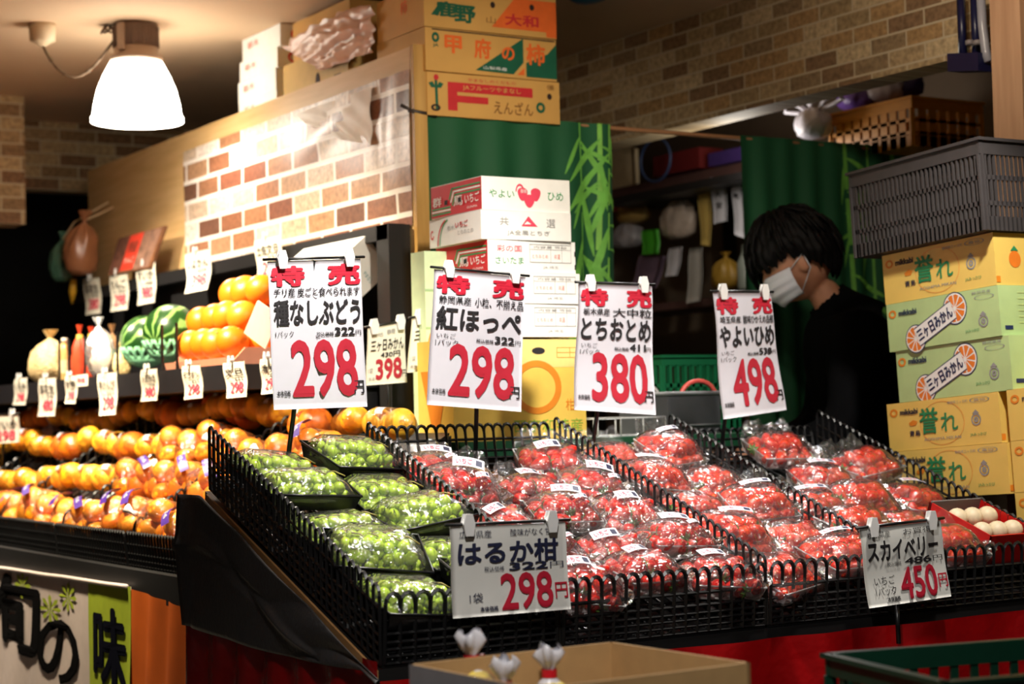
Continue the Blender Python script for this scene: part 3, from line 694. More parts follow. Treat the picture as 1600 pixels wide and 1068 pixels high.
for k, (lab, pr_, dx) in enumerate(stackspec):
    h = [hts[4], hts[3], hts[2], hts[1], hts[0]][k]
    M = Matrix.Translation((xw+dx, yA, zc)) @ Matrix.Rotation(R((0.6, -0.5, 0.8, -1.2, 0.4)[k]), 4, 'Z')
    carton('strawberry_carton', lab, 'carton', M, (wW, 0.265 if k != 3 else 0.285, h-0.001), STM, pr_, 'stack of strawberry cartons')
    zc += h
pm = mat('white_sheet', (232, 232, 226), 0.6, 0.02)
# yellow citrus carton at the foot of the stack
YEL = mat('yellow_carton', (246, 206, 92), 0.55, 0.04)
def yfront(mb, f, l, r):
    mb.prism([(0, 0), (1, 0), (1, 0.28), (0, 0.28)], f, 0.0006, 2)
    ring(mb, f, 0.62, 0.48, 0.19, 0.27, 1, 0.76, 0.0014, 36)
    mb.prism([(0.64+0.05*math.cos(2*PI*k/20), 0.115+0.035*math.sin(2*PI*k/20)) for k in range(20)], f, 0.0014, 4)
    for i in range(3): mb.prism([(0.78, 0.08+0.05*i), (0.98, 0.08+0.05*i), (0.98, 0.085+0.05*i), (0.78, 0.085+0.05*i)], f, 0.0014, 1)
    for u in (0.78, 0.88, 0.977): mb.prism([(u, 0.08), (u+0.004, 0.08), (u+0.004, 0.185), (u, 0.185)], f, 0.0014, 1)
    mb.text('西宇和特産', f, (0.44, 0.80, 0.97, 0.93), 3, 0.01, 0.0014); mb.text('柑', f, (0.84, 0.6, 0.92, 0.72), 1, 0.01, 0.0014)
    mb.prism([(0.1, 0.3), (0.9, 0.3), (0.62, 0.85), (0.38, 0.85)], l, 0.001, 1)
xy0 = pY(706, 600, yA)[0]; xy1 = pY(913, 600, yA)[0]
carton('citrus_carton', 'yellow carton with orange ring print under the white strawberry cartons', 'carton', Matrix.Translation((xy0, yA-0.005, 1.036)), (xy1-xy0, 0.185, 0.262), [YEL, ORANGEI, mat('pale_yellow', (240, 214, 130), 0.6), mat('lime_ink', (150, 190, 70), 0.6), INK], [yfront])
# pale green carton at the left of the stack
def pg(mb, f, l, r):
    ring(mb, f, 0.3, 0.5, 0.25, 0.10, 1, 0.2, 0.001, 20); mb.prism([(0.8, 0.05), (1.0, 0.05), (1.0, 0.9), (0.8, 0.9)], f, 0.001, 2)
    for v in (0.2, 0.4, 0.62, 0.8): mb.prism([(0.0, v), (0.75, v), (0.75, v+0.012), (0.0, v+0.012)], f, 0.001, 3)
xg0 = pY(664, 450, 4.26)[0]; xg1 = pY(716, 450, 4.26)[0]
carton('green_carton', 'tall pale green carton with red edge, left of the white carton stack', 'carton', Matrix.Translation((xg0, 4.26, 1.036)), (xg1-xg0, 0.075, pY(670, 392, 4.26)[2]-1.036), [mat('pale_green_card', (196, 216, 172), 0.6), ORANGEI, WRED, mat('sage', (150, 180, 130), 0.6)], [pg])

# clear tray, shopping basket and green crate on the counter
t = MB(); p0 = pY(935, 678, 4.06); 
tx0, tx1 = pY(934, 665, 4.06)[0], pY(1040, 665, 4.06)[0]
for k, z in enumerate((1.037, 1.085)):
    t.tube([(tx0, 4.06, z), (tx1, 4.06, z), (tx1, 4.3, z), (tx0, 4.3, z)], 0.003, 5, closed=True)
t.box(((tx0+tx1)/2, 4.18, 1.0385), (tx1-tx0, 0.24, 0.003))
for x in np.linspace(tx0, tx1, 4): t.tube([(x, 4.06, 1.037), (x, 4.06, 1.085)], 0.0025, 5); t.tube([(x, 4.3, 1.037), (x, 4.3, 1.085)], 0.0025, 5)
tag(t.build('clear_tray', CLEAR), 'clear plastic tray on the counter behind the middle strawberry bin', 'tray')
bx0, bx1 = pY(1046, 640, 4.12)[0], pY(1124, 640, 4.12)[0]; zt_ = pY(1080, 614, 4.12)[2]
bk = thing('shopping_basket', 'dark grey shopping basket with a red handle on the counter', 'basket', ((bx0+bx1)/2, 4.2, 1.036)); OB = ((bx0+bx1)/2, 4.2, 1.036)
m = MB(); gb = mat('grey_plastic', (74, 76, 80), 0.4)
for o_, s_ in ((((bx0+bx1)/2, 4.12, (1.036+zt_)/2), (bx1-bx0, 0.006, zt_-1.036)), (((bx0+bx1)/2, 4.36, (1.036+zt_)/2), (bx1-bx0, 0.006, zt_-1.036)), ((bx0, 4.24, (1.036+zt_)/2), (0.006, 0.24, zt_-1.036)), ((bx1, 4.24, (1.036+zt_)/2), (0.006, 0.24, zt_-1.036)), (((bx0+bx1)/2, 4.24, 1.039), (bx1-bx0, 0.24, 0.006))): m.box(o_, s_)
m.build('body', gb, bk, OB)
m = MB(); m.tube([(bx0-0.004, 4.115, zt_), (bx1+0.004, 4.115, zt_), (bx1+0.004, 4.365, zt_), (bx0-0.004, 4.365, zt_)], 0.006, 6, closed=True); m.tube([(bx0, 4.113, 1.06), (bx1, 4.113, 1.06)], 0.003, 5); m.build('rim', mat('light_grey_plastic', (150, 152, 156), 0.4), bk, OB)
def arch(x0, x1, y, z, h): return [((x0+x1)/2-(x1-x0)/2*math.cos(PI*k/12), y, z-0.04+(h+0.04)*math.sin(PI*k/12)**0.7) for k in range(13)]
MB().tube(arch(bx0+0.045, bx1-0.0, 4.13, zt_, 0.035), 0.007, 6).build('handle', mat('red_handle', (206, 84, 76), 0.35), bk, OB)['label'] = 'salmon red handle'
MB().tube(arch(bx0-0.0, bx1-0.06, 4.32, zt_, 0.03), 0.006, 6).build('handle', mat('white_handle', (206, 204, 200), 0.35), bk, OB)['label'] = 'white handle'
GC = mat('green_crate', (22, 104, 66), 0.4, 0.06)
def crate(name, label, cat, M, s, m, sl=12, rim=0.03, group=None, mid=True, t=0.006, slat=0.36):
    """open crate: solid rim and foot, slotted walls, corner posts"""
    root = thing(name, label, cat, M.to_translation(), M.to_euler(), group)
    w_, d_, h_ = s
    b = MB(); b.box((w_/2, d_/2, 0.006), (w_, d_, 0.012)); b.build('base', m, root)
    r = MB()
    for (c, q) in (((w_/2, 0, h_-rim/2), (w_+2*t, t*1.6, rim)), ((w_/2, d_, h_-rim/2), (w_+2*t, t*1.6, rim)), ((0, d_/2, h_-rim/2), (t*1.6, d_+2*t, rim)), ((w_, d_/2, h_-rim/2), (t*1.6, d_+2*t, rim))): r.box(c, q)
    for (c, q) in (((w_/2, -t*0.9, h_-0.004), (w_+4*t, t*2, 0.008)), ((w_/2, d_+t*0.9, h_-0.004), (w_+4*t, t*2, 0.008)), ((-t*0.9, d_/2, h_-0.004), (t*2, d_+4*t, 0.008)), ((w_+t*0.9, d_/2, h_-0.004), (t*2, d_+4*t, 0.008))): r.box(c, q)
    r.build('rim', m, root)
    wl = MB()
    for side in range(4):
        L = w_ if side % 2 == 0 else d_; n = max(4, int(sl*L/max(w_, d_)))
        P = {0: lambda u, z: (u, 0, z), 1: lambda u, z: (w_, u, z), 2: lambda u, z: (u, d_, z), 3: lambda u, z: (0, u, z)}[side]
        for k in range(n+1):
            u = L*k/n; q = P(u, (h_-rim)/2); wd = slat*L/n if 0 < k < n else 0.02
            wl.box(q, (wd if side % 2 == 0 else t, t if side % 2 == 0 else wd, h_-rim))
        for z, hh in ((0.018, 0.036), ((h_-rim)*0.36, 0.012), ((h_-rim)*0.7, 0.012)) if mid else ((0.018, 0.036),):
            wl.box(P(L/2, z), (L if side % 2 == 0 else t, t if side % 2 == 0 else L, hh))
    wl.build('slotted_wall', m, root)
    return root
cx0 = pY(1022, 560, 4.40)[0]
crate('green_crate', 'green plastic crate at the back of the counter beside the shopping basket', 'crate', Matrix.Translation((cx0, 4.36, 1.036)), (0.28, 0.16, pY(1060, 555, 4.40)[2]-1.036), GC, 10)

# ------------------------------------------------------------------ citrus carton stack at the right
XS_ = 3.43
cB = pX(1404, 780, XS_)
LEAN = R(-3.6)
base = Matrix.Translation(Vector(cB)) @ Matrix.Rotation(LEAN, 4, 'X') @ Matrix(((0, 1, 0, 0), (-1, 0, 0, 0), (0, 0, 1, 0), (0, 0, 0, 1)))
CY = mat('citrus_yellow', (240, 204, 104), 0.5, 0.04, 14); CG = mat('citrus_green', (186, 212, 146), 0.5, 0.08, 12)
ORB = mat('orange_slice', (236, 128, 38), 0.5, 0.06, 40); NAVY = mat('navy_print', (40, 52, 92), 0.5)
CM = [CY, GREENI, ORANGEI, INKB, FAINT, WHITECARD, ORB, mat('soft_orange_print', (240, 176, 84), 0.5), RED]
CMG = [CG, GREENI, ORANGEI, NAVY, FAINT, WHITECARD, ORB, mat('lime_print', (200, 222, 150), 0.5), RED]
def logo(mb, f, x=0.03, y=0.14):
    ring(mb, f, x+0.035, y+0.06, 0.036, 0.085, 2, 0.55, 0.001, 20); mb.text('mikkabi', f, (x+0.095, y, x+0.26, y+0.12), 3, 0.03)
def pineapple_mark(mb, f, u, v):
    ring(mb, f, u, v, 0.042, 0.12, 4, 0.75, 0.001, 16); mb.prism([(u-0.03, v-0.12), (u, v-0.2), (u+0.03, v-0.12)], f, 0.001, 4); ring(mb, f, u, v, 0.02, 0.06, 4, 0.3, 0.001, 12)
def yellow_front(mb, f, l, r):
    logo(mb, f)
    mb.text('誉', f, (0.30, 0.16, 0.47, 0.70), 1, 0.03); mb.text('れ', f, (0.49, 0.30, 0.64, 0.68), 1, 0.02); mb.text('青島', f, (0.20, 0.60, 0.30, 0.72), 3, 0.02)
    mb.text('AOSHIMA MIKAN', f, (0.33, 0.78, 0.66, 0.84), 4, 0.0); mb.prism([(0.20, 0.44), (0.24, 0.38), (0.28, 0.42), (0.26, 0.5), (0.21, 0.5)], f, 0.001, 2)
    mb.text('静岡県三ヶ日町', f, (0.56, 0.08, 0.74, 0.14), 4, 0.0); ring(mb, f, 0.84, 0.11, 0.085, 0.06, 4, 0.9, 0.001, 24); mb.text('農協', f, (0.79, 0.08, 0.89, 0.14), 4, 0.0)
    pineapple_mark(mb, f, 0.80, 0.5); mb.text('JAみっかび', f, (0.74, 0.76, 0.88, 0.84), 1, 0.0)
    ring(mb, f, 0.5, 0.5, 0.2, 0.45, 7, 0.96, 0.0006, 30)
def yellow_right(mb, f, l, r):
    mb.text('みかん', r, (0.62, 0.2, 0.95, 0.42), 3, 0.02); mb.prism([(0.6, 0.5), (0.96, 0.5), (0.96, 0.52), (0.6, 0.52)], r, 0.001, 3)
    disc(mb, r, 0.3, 0.5, 0.09, 0.16, 6); mb.prism([(0.24, 0.34), (0.3, 0.24), (0.36, 0.34)], r, 0.0014, 1); mb.prism([(0.0, 0.83), (0.06, 0.83), (0.06, 0.95), (0.0, 0.95)], r, 0.001, 2)
def capsule(cu, cv, L, ru, rv, k, asp):
    """orange-slice ended capsule, turned on the face; asp = face height over width"""
    def mk(f, dlt):
        ca, sa = math.cos(k), math.sin(k)
        def p(a, b, d): return f(cu+(a*ca-b*sa), cv-(a*sa+b*ca)/asp, d+dlt)
        return p
    return mk
def green_front(s):
    asp = s[2]/s[0]
    def fn(mb, f, l, r):
        logo(mb, f, 0.02, 0.16)
        pk = capsule(0.44, 0.56, 0, 0, 0, R(23), asp)(f, 0)
        for cx in (-0.20, 0.20):
            rr = 0.088 if cx < 0 else 0.098
            mb.prism([(cx+rr*1.08*math.cos(2*PI*i/28), rr*1.08*math.sin(2*PI*i/28)) for i in range(28)], pk, 0.0010, 3)
            mb.prism([(cx+rr*math.cos(2*PI*i/28), rr*math.sin(2*PI*i/28)) for i in range(28)], pk, 0.0013, 5)
            for i in range(10):
                a0, a1 = 2*PI*i/10+0.06, 2*PI*(i+1)/10-0.06
                mb.prism([(cx+0.012*math.cos((a0+a1)/2), 0.012*math.sin((a0+a1)/2)), (cx+rr*0.88*math.cos(a0), rr*0.88*math.sin(a0)), (cx+rr*0.92*math.cos((a0+a1)/2), rr*0.92*math.sin((a0+a1)/2)), (cx+rr*0.88*math.cos(a1), rr*0.88*math.sin(a1))], pk, 0.0016, 6)
        mb.prism([(-0.185, -0.066), (0.185, -0.066), (0.185, 0.066), (-0.185, 0.066)], pk, 0.0019, 3)
        mb.prism([(-0.185, -0.059), (0.185, -0.059), (0.185, 0.059), (-0.185, 0.059)], pk, 0.0022, 5)
        tp = lambda u, v, d=0.0: pk(-0.18+0.36*u, 0.052-0.104*v, d)
        mb.text('三ヶ日みかん', tp, (0.02, 0.10, 0.98, 0.90), 3, 0.05, 0.0026)
        mb.text('静岡県産', f, (0.78, 0.05, 0.94, 0.11), 4, 0.0); ring(mb, f, 0.88, 0.18, 0.085, 0.05, 4, 0.9, 0.001, 24)
        pineapple_mark(mb, f, 0.86, 0.66); mb.text('JAみっかび', f, (0.70, 0.78, 0.82, 0.86), 1, 0.0); mb.text('M', f, (0.17, 0.86, 0.20, 0.92), 4, 0.0)
    return fn
def green_right(mb, f, l, r):
    for i in range(6): mb.prism([(0.28, 0.12+0.12*i), (0.92, 0.12+0.12*i), (0.92, 0.15+0.12*i), (0.28, 0.15+0.12*i)], r, 0.001, 7)
    mb.prism([(0.06, 0.8), (0.18, 0.8), (0.18, 0.88), (0.06, 0.88)], r, 0.001, 3)
WST = 0.40; zs = 0.0; order = []
hgt = [0.128, 0.128, 0.137, 0.128, 0.134]
offs = [-0.004, -0.020, 0.028, 0.010, 0.006]
labs = ['lowest full yellow citrus carton seen over the lattice bin', 'yellow citrus carton under the two green ones', 'lower green citrus carton with an orange-slice emblem', 'upper green citrus carton with an orange-slice emblem', 'topmost yellow citrus carton, under the dark crate']
for k in range(5):
    h = hgt[k]; s = (WST, 0.235, h-0.001); gfl = k in (2, 3)
    M = base @ Matrix.Translation((offs[k], (0, 0.002, 0.004, 0, 0.002)[k], zs))
    carton('citrus_carton', labs[k]+', right-hand stack', 'carton', M, s, CMG if gfl else CM, [green_front(s), green_right] if gfl else [yellow_front, yellow_right], 'cartons of the right-hand citrus stack')
    zs += h
for k in range(3):
    M = base @ Matrix.Translation((WST+0.006, 0.004, 0.142-0.128*k-0.012))
    carton('citrus_carton', ['topmost', 'middle', 'lowest'][k]+' yellow citrus carton of the short stack cut by the right edge', 'carton', M, (WST, 0.235, 0.127), CM, [yellow_front], 'cartons of the short citrus stack')
plz = cB[2]
mb = MB(); mb.box((XS_+0.15, 3.42, (plz-0.06)/2), (0.30, 0.42, plz-0.06)); mb.box((XS_+0.15, 2.98, (plz-0.36)/2), (0.30, 0.40, plz-0.36))
tag(mb.build('plinth', BLACKM), 'black plinth carrying the citrus carton stack behind the right bin', 'plinth')
# dark crate lying on top of the stack
KB = mat('dark_crate', (66, 62, 62), 0.5, 0.08)
cM = base @ Matrix.Translation((-0.055, -0.03, zs+0.002))
crate('lattice_crate', 'large dark grey slotted crate on top of the citrus carton stack', 'crate', cM, (0.47, 0.33, 0.235), KB, 30, 0.042)

# ------------------------------------------------------------------ hanging lamp
lc = pZ(212, 38, CEIL); LX, LY = lc[0], lc[1]
def lz(py, px=218): return pl(px, py, 1, LY)[2]
pen = thing('pendant_lamp', 'lit white bell-shaped pendant lamp hanging by the brick-papered partition', 'lamp', (LX, LY, CEIL)); OL = (LX, LY, CEIL)
zt, zb2 = lz(99), lz(191); H = zt-zb2
prof = [(0.088, zt), (0.094, zt-0.01), (0.112, zt-0.22*H), (0.131, zt-0.45*H), (0.143, zt-0.7*H), (0.149, zt-0.9*H), (0.154, zt-0.93*H), (0.154, zb2), (0.149, zb2), (0.145, zt-0.9*H), (0.128, zt-0.46*H), (0.106, zt-0.24*H), (0.086, zt-0.02)]
TL = Matrix.Translation((LX, LY, 0))
MB().lathe(prof, 48, 0, TL, cap=False).build('lamp_shade', mat('lit_acrylic', (255, 252, 244), 0.4, 0.0, emit=((255, 246, 228), 12.5)), pen, OL)['label'] = 'glowing white acrylic shade'
LM = mat('lamp_taupe', (176, 152, 134), 0.5, 0.04)
z88, z80, z42 = lz(88), lz(76), lz(40)
MB().lathe([(0.088, zt+0.002), (0.090, zt+0.012), (0.086, z88-0.002), (0.074, z88+0.004), (0.074, z80)], 36, 0, TL).build('collar', LM, pen, OL)
hm = MB(); hm.lathe([(0.074, z80), (0.075, z42-0.006), (0.072, z42), (0.02, z42+0.004)], 36, 0, TL)
for k in range(40):
    a = 2*PI*k/40
    hm.box((LX+0.0755*math.cos(a), LY+0.0755*math.sin(a), (z80+z42)/2-0.004), (0.005, 0.0035, (z42-z80)*0.86), 0, Matrix.Rotation(a, 3, 'Z'))
hm.build('ballast_housing', mat('lamp_brown', (118, 96, 82), 0.5, 0.05), pen, OL)
bm2 = MB(); d = Vector((-0.85, -0.52, 0)).normalized()
bm2.box((LX+d.x*0.077, LY+d.y*0.077, (z80+z42)/2-0.01), (0.012, 0.028, (z42-z80)*1.15), 0, Matrix.Rotation(math.atan2(d.y, d.x), 3, 'Z')); bm2.build('bracket', LM, pen, OL)
ch = MB(); zz = z42+0.004
ch.tube([(LX, LY, zz), (LX, LY, zz+0.03)], 0.004, 6)
for k in range(4):
    z0 = zz+0.022+(CEIL-zz-0.03)*k/4; hh = (CEIL-zz-0.03)/4*1.25
    an = k*PI/2+0.5; u = Vector((math.cos(an), math.sin(an), 0))
    ch.tube([Vector((LX, LY, z0+hh/2))+u*0.008*math.cos(t)+Vector((0, 0, hh/2*math.sin(t))) for t in [2*PI*i/14 for i in range(14)]], 0.0026, 5, closed=True)
ch.build('hanging_chain', GREY, pen, OL)
rp = pZ(66, 38, CEIL); cm = MB(); cm.lathe([(0.045, CEIL), (0.045, CEIL-0.012), (0.043, CEIL-0.055), (0.03, CEIL-0.062), (0.012, CEIL-0.075)], 30, 0, Matrix.Translation((rp[0], rp[1], 0)))
cm.build('ceiling_rose', mat('ivory_plastic', (206, 184, 152), 0.5, 0.03), pen, OL)
cd = []
A, B = Vector((rp[0], rp[1], CEIL-0.07)), Vector((LX, LY, z42))+Vector((-0.03, 0.02, 0.002))
for k in range(21):
    t = k/20; p = A.lerp(B, t); p.z -= 0.16*math.sin(PI*t**0.9)*(1-0.35*t); cd.append(p)
cw = MB(); cw.tube(cd, 0.0045, 6)
for s in (1, -1): cw.tube([p+Vector((0.004*math.cos(i*1.7)*s, 0.004*math.sin(i*1.7)*s, 0.003*math.sin(i*2.2)*s)) for i, p in enumerate(cd)], 0.0025, 5)
for k in range(3): cw.tube([B+Vector((-0.045+0.012*math.cos(a)-0.008*k, 0.03+0.018*math.sin(a), -0.012+0.016*math.sin(a+k))) for a in [2*PI*i/10 for i in range(10)]], 0.004, 5, closed=True)
cw.build('power_cord', mat('cord_brown', (96, 74, 52), 0.6), pen, OL)
lb = lamp('pendant_bulb', 'POINT', (LX, LY, zb2+0.02), None, 17, (1.0, 0.92, 0.82), 0.05)

# ------------------------------------------------------------------ loft shelf behind the partition and the cartons on it
lf = thing('loft_shelf', 'plywood loft shelf behind the partition holding stored cartons', 'shelf', (2.9, 6, 0))
zl2 = 1.972
MB().box((2.81, 6.02, zl2-0.015), (0.50, 2.82, 0.03)).build('shelf_board', PANELW, lf, (2.9, 6, 0))
for y in (4.72, 7.3): MB().box((3.02, y, (zl2-0.03)/2), (0.04, 0.04, zl2-0.03)).build('post', wood_mat('post_wood', (150, 112, 70), (170, 130, 84), 2), lf, (2.9, 6, 0))
KC = mat('kraft_carton', (208, 158, 82), 0.65, 0.05, 10); KGR = mat('dark_green_print', (20, 92, 66), 0.5); KOR = mat('persimmon_orange', (232, 106, 40), 0.5); KRD = mat('crimson_print', (200, 44, 48), 0.5); KBR = mat('brown_print', (140, 92, 40), 0.6); KDK = mat('dark_hole', (44, 24, 18), 0.8)
KM = [KC, KGR, KOR, KRD, KBR, KDK, WHITECARD]
def hole(mb, f, u, v): disc(mb, f, u, v, 0.018, 0.075, 5, 0.0016, 16)
def kofu(mb, f, l, r):
    mb.prism([(0.05, 0.02), (0.99, 0.02), (0.99, 0.05), (0.05, 0.05)], f, 0.0008, 5)
    mb.text('甲', f, (0.14, 0.14, 0.27, 0.56), 2, 0.05, 0.0016)
    mb.prism([(0.37, 0.90), (0.74, 0.04), (0.74, 0.62), (0.66, 0.92)], f, 0.0008, 1); mb.prism([(0.76, 0.62), (0.93, 0.36), (1.0, 0.10), (1.0, 0.95), (0.76, 0.95)], f, 0.0008, 1)
    mb.text('府', f, (0.36, 0.14, 0.49, 0.62), 2, 0.05, 0.0016); mb.text('の', f, (0.57, 0.28, 0.67, 0.60), 2, 0.05, 0.0018); mb.text('柿', f, (0.76, 0.14, 0.91, 0.66), 2, 0.05, 0.0018)
    mb.prism([(0.69, 0.92), (0.745, 0.74), (0.745, 0.92)], f, 0.0012, 2); mb.text('山梨県産', f, (0.43, 0.78, 0.61, 0.86), 6, 0.0, 0.0014)
    ring(mb, f, 0.075, 0.22, 0.028, 0.12, 1, 0.4, 0.001, 16); mb.text('JA', f, (0.055, 0.36, 0.095, 0.46), 1, 0.02)
def enzan(mb, f, l, r):
    mb.prism([(0.15, 0.20), (0.79, 0.20), (0.79, 0.42), (0.22, 0.42), (0.22, 0.50), (0.45, 0.50), (0.45, 0.66), (0.22, 0.66), (0.22, 0.86), (0.15, 0.86)], f, 0.001, 3)
    mb.text('JAフルーツやまなし', f, (0.26, 0.24, 0.70, 0.38), 0, 0.02, 0.0016); mb.text('やまなしのくだもの', f, (0.30, 0.08, 0.66, 0.16), 3, 0.0, 0.0014)
    mb.text('えんざん', f, (0.49, 0.55, 0.79, 0.86), 4, 0.02, 0.0014)
    f2 = f
    mb.prism([(0.055, 0.12), (0.075, 0.12), (0.08, 0.86), (0.06, 0.86)], f2, 0.001, 1)
    for sx in (-1, 1): mb.prism([(0.065, 0.36), (0.065+0.025*sx, 0.22), (0.065+0.055*sx, 0.26), (0.065+0.035*sx, 0.36)], f2, 0.0012, 1)
    disc(mb, f2, 0.067, 0.12, 0.018, 0.07, 3, 0.0014, 16); ring(mb, f2, 0.06, 0.82, 0.035, 0.08, 5, 0.5, 0.0014, 14)
    hole(mb, f, 0.92, 0.36); ring(mb, f, 0.85, 0.64, 0.035, 0.13, 1, 0.45, 0.001, 16); mb.text('優', f, (0.90, 0.08, 0.96, 0.2), 4, 0)
def shika(mb, f, l, r):
    mb.text('鹿', f, (0.08, 0.38, 0.24, 0.74), 1, 0.06, 0.0014); mb.text('野', f, (0.22, 0.42, 0.38, 0.84), 1, 0.06, 0.0014); mb.prism([(0.05, 0.72), (0.12, 0.40), (0.16, 0.40), (0.10, 0.72)], f, 0.001, 1)
    mb.prism([(0.50, 0.86), (0.68, 0.12), (1.0, 0.12), (1.0, 0.98), (0.92, 0.98), (0.92, 0.86)], f, 0.0008, 2); mb.text('大和', f, (0.60, 0.50, 0.86, 0.78), 3, 0.04, 0.0014)
    hole(mb, f, 0.51, 0.34); hole(mb, f, 0.81, 0.30); mb.text('山', f, (0.46, 0.62, 0.53, 0.78), 4, 0)
    mb.text('柿', l, (0.52, 0.20, 0.66, 0.55), 2, 0.02)
zk = [pY(655, v, 4.6)[2] for v in (181, 112, 44)]
xk0, xk1 = pY(652, 120, 4.6)[0]+0.012, pY(867, 120, 4.6)[0]
dk = pX(583, 60, xk0)[1]-4.6
for k, (fn, lab) in enumerate(((enzan, 'lowest fruit carton beside the partition, with a crimson bar print'), (kofu, 'middle fruit carton with 甲府の柿 in orange and green triangles'), (shika, 'topmost fruit carton with an orange slant and green lettering'))):
    h = (zk[1]-zk[0], zk[2]-zk[1], 0.128)[k]; zz = (zl2+0.001, zk[1], zk[2])[k]; h = zk[1]-zz if k == 0 else h
    carton('fruit_carton', lab, 'carton', Matrix.Translation((xk0+(0.008, 0.0, -0.002)[k], 4.6-(0.02 if k == 0 else 0.03), zz+0.001)) @ Matrix.Rotation(R((-0.6, 0.6, -0.3)[k]), 4, 'Z'), (xk1-xk0-0.01, min(dk, 0.42), h-0.002), KM, [fn], 'stored fruit cartons above the curtain', lid=None)
# white cartons with a round red mark, and tan cartons further back
def gmark(mb, f, l, r):
    ring(mb, f, 0.30, 0.45, 0.11, 0.26, 1, 0.55, 0.001, 20, 0.5, 5.9); ring(mb, f, 0.98, 1.0, 0.42, 0.95, 1, 0.82, 0.001, 14, PI, 1.5*PI); ring(mb, f, 1.0, 1.0, 0.30, 0.72, 2, 0.82, 0.001, 14, PI, 1.5*PI)
    mb.text('栃木', l, (0.15, 0.22, 0.45, 0.55), 4, 0.02)
yw = 5.62
zs_ = [pX(402, v, 2.575)[2] for v in (186, 152, 117, 85, 50)]
zq = 2.075
tag(MB().box((2.72, yw+0.15, (zl2+zq)/2), (0.30, 0.46, zq-zl2-0.002)).build('storage_carton', KC), 'tan carton under the white cartons behind the partition top', 'carton', 'cartons stored on the loft shelf')
xw0 = 2.575
for k in range(4):
    z0, z1 = max(zq, zs_[k]) if k == 0 else zs_[k], zs_[k+1]
    p0 = pl((398, 392, 396, 410)[k], 100, 0, xw0)
    carton('white_carton', 'red-marked white carton above the partition, %s of four' % ['bottom', 'second from bottom', 'third from bottom', 'top'][k], 'carton', Matrix.Translation((xw0+0.003*k, yw+(0.02, 0.03, 0.02, 0.0)[k], z0+0.001)), (0.20, 0.32, z1-z0-0.002), STM, [gmark], 'white cartons above the partition')
z0 = zl2+0.001; ya = 5.10; za, zm = pX(450, 100, 2.56)[2], pX(450, 45, 2.56)[2]
kprint = lambda mb, f, l, r: (disc(mb, l, 0.55, 0.30, 0.035, 0.09, 5), mb.prism([(0.8, 0.3), (0.9, 0.3), (0.9, 0.5), (0.8, 0.5)], l, 0.001, 5), mb.text('柿', l, (0.3, 0.55, 0.42, 0.75), 4))
YT = mat('tan_yellow_carton', (204, 168, 96), 0.65, 0.05)
carton('storage_carton', 'tan carton with a black hand hole behind the pink plastic sheet', 'carton', Matrix.Translation((2.565, ya-0.02, z0)), (0.36, 0.48, za-z0), [YT]+KM[1:], [kprint], 'cartons stored on the loft shelf')
carton('storage_carton', 'upper tan carton half covered by the pink plastic sheet', 'carton', Matrix.Translation((2.585, ya, za+0.001)), (0.32, 0.42, zm-za+0.02), KM, [], 'cartons stored on the loft shelf')
def sheet_fn(u, v):
    c = [Vector(pX(*q, 2.555)) for q in ((446, 74), (588, 6), (590, 82), (505, 110))]
    p = c[0]*(1-u)*(1-v)+c[1]*u*(1-v)+c[2]*u*v+c[3]*(1-u)*v
    n_ = noise.noise(Vector((u*5, v*4, 1)))+0.5*noise.noise(Vector((u*13, v*9, 4)))
    p.x += -0.012-0.02*math.sin(PI*v)*math.sin(PI*u)-0.016*n_-0.006*math.sin(22*v+6*u); p.z += 0.025*math.sin(PI*u)*(1-v)+0.02*n_*(1-v); return p
tag(MB().grid(sheet_fn, 60, 34).build('plastic_sheet', mat('pink_sheet', (226, 190, 172), 0.35, 0.06, 20)), 'crumpled pale pink plastic sheet draped over cartons above the partition', 'plastic sheet')
lm = MB(); bag_mesh(lm, (2.70, 6.75, 2.06), (0.10, 0.13, 0.085), 0.3, (0, 0), 0, 3)
tag(lm.build('storage_bag', mat('tan_bag', (170, 140, 116), 0.5, 0.1)), 'blurry tan bag on the loft behind the hanging lamp', 'bag')
tag(MB().box((2.68, 7.12, 2.055), (0.22, 0.34, 0.16)).build('storage_carton', mat('grey_carton', (150, 130, 116), 0.7)), 'greyish carton at the far end of the loft shelf', 'carton', 'cartons stored on the loft shelf')
bb = MB(); pb = pY(885, 4, 4.95); bag_mesh(bb, (pb[0]+0.02, 4.86, pb[2]+0.012), (0.06, 0.06, 0.03), 0.2, (0, 0), 0, 8)
bb.tube([(pb[0]+0.02, 4.86, pb[2]+0.03), (pb[0]+0.02, 4.86, CEIL)], 0.006, 6)
tag(bb.build('blue_bag', mat('teal_bag', (36, 96, 124), 0.35, 0.1)), 'teal plastic bag hung from the ceiling behind the topmost fruit carton', 'bag')

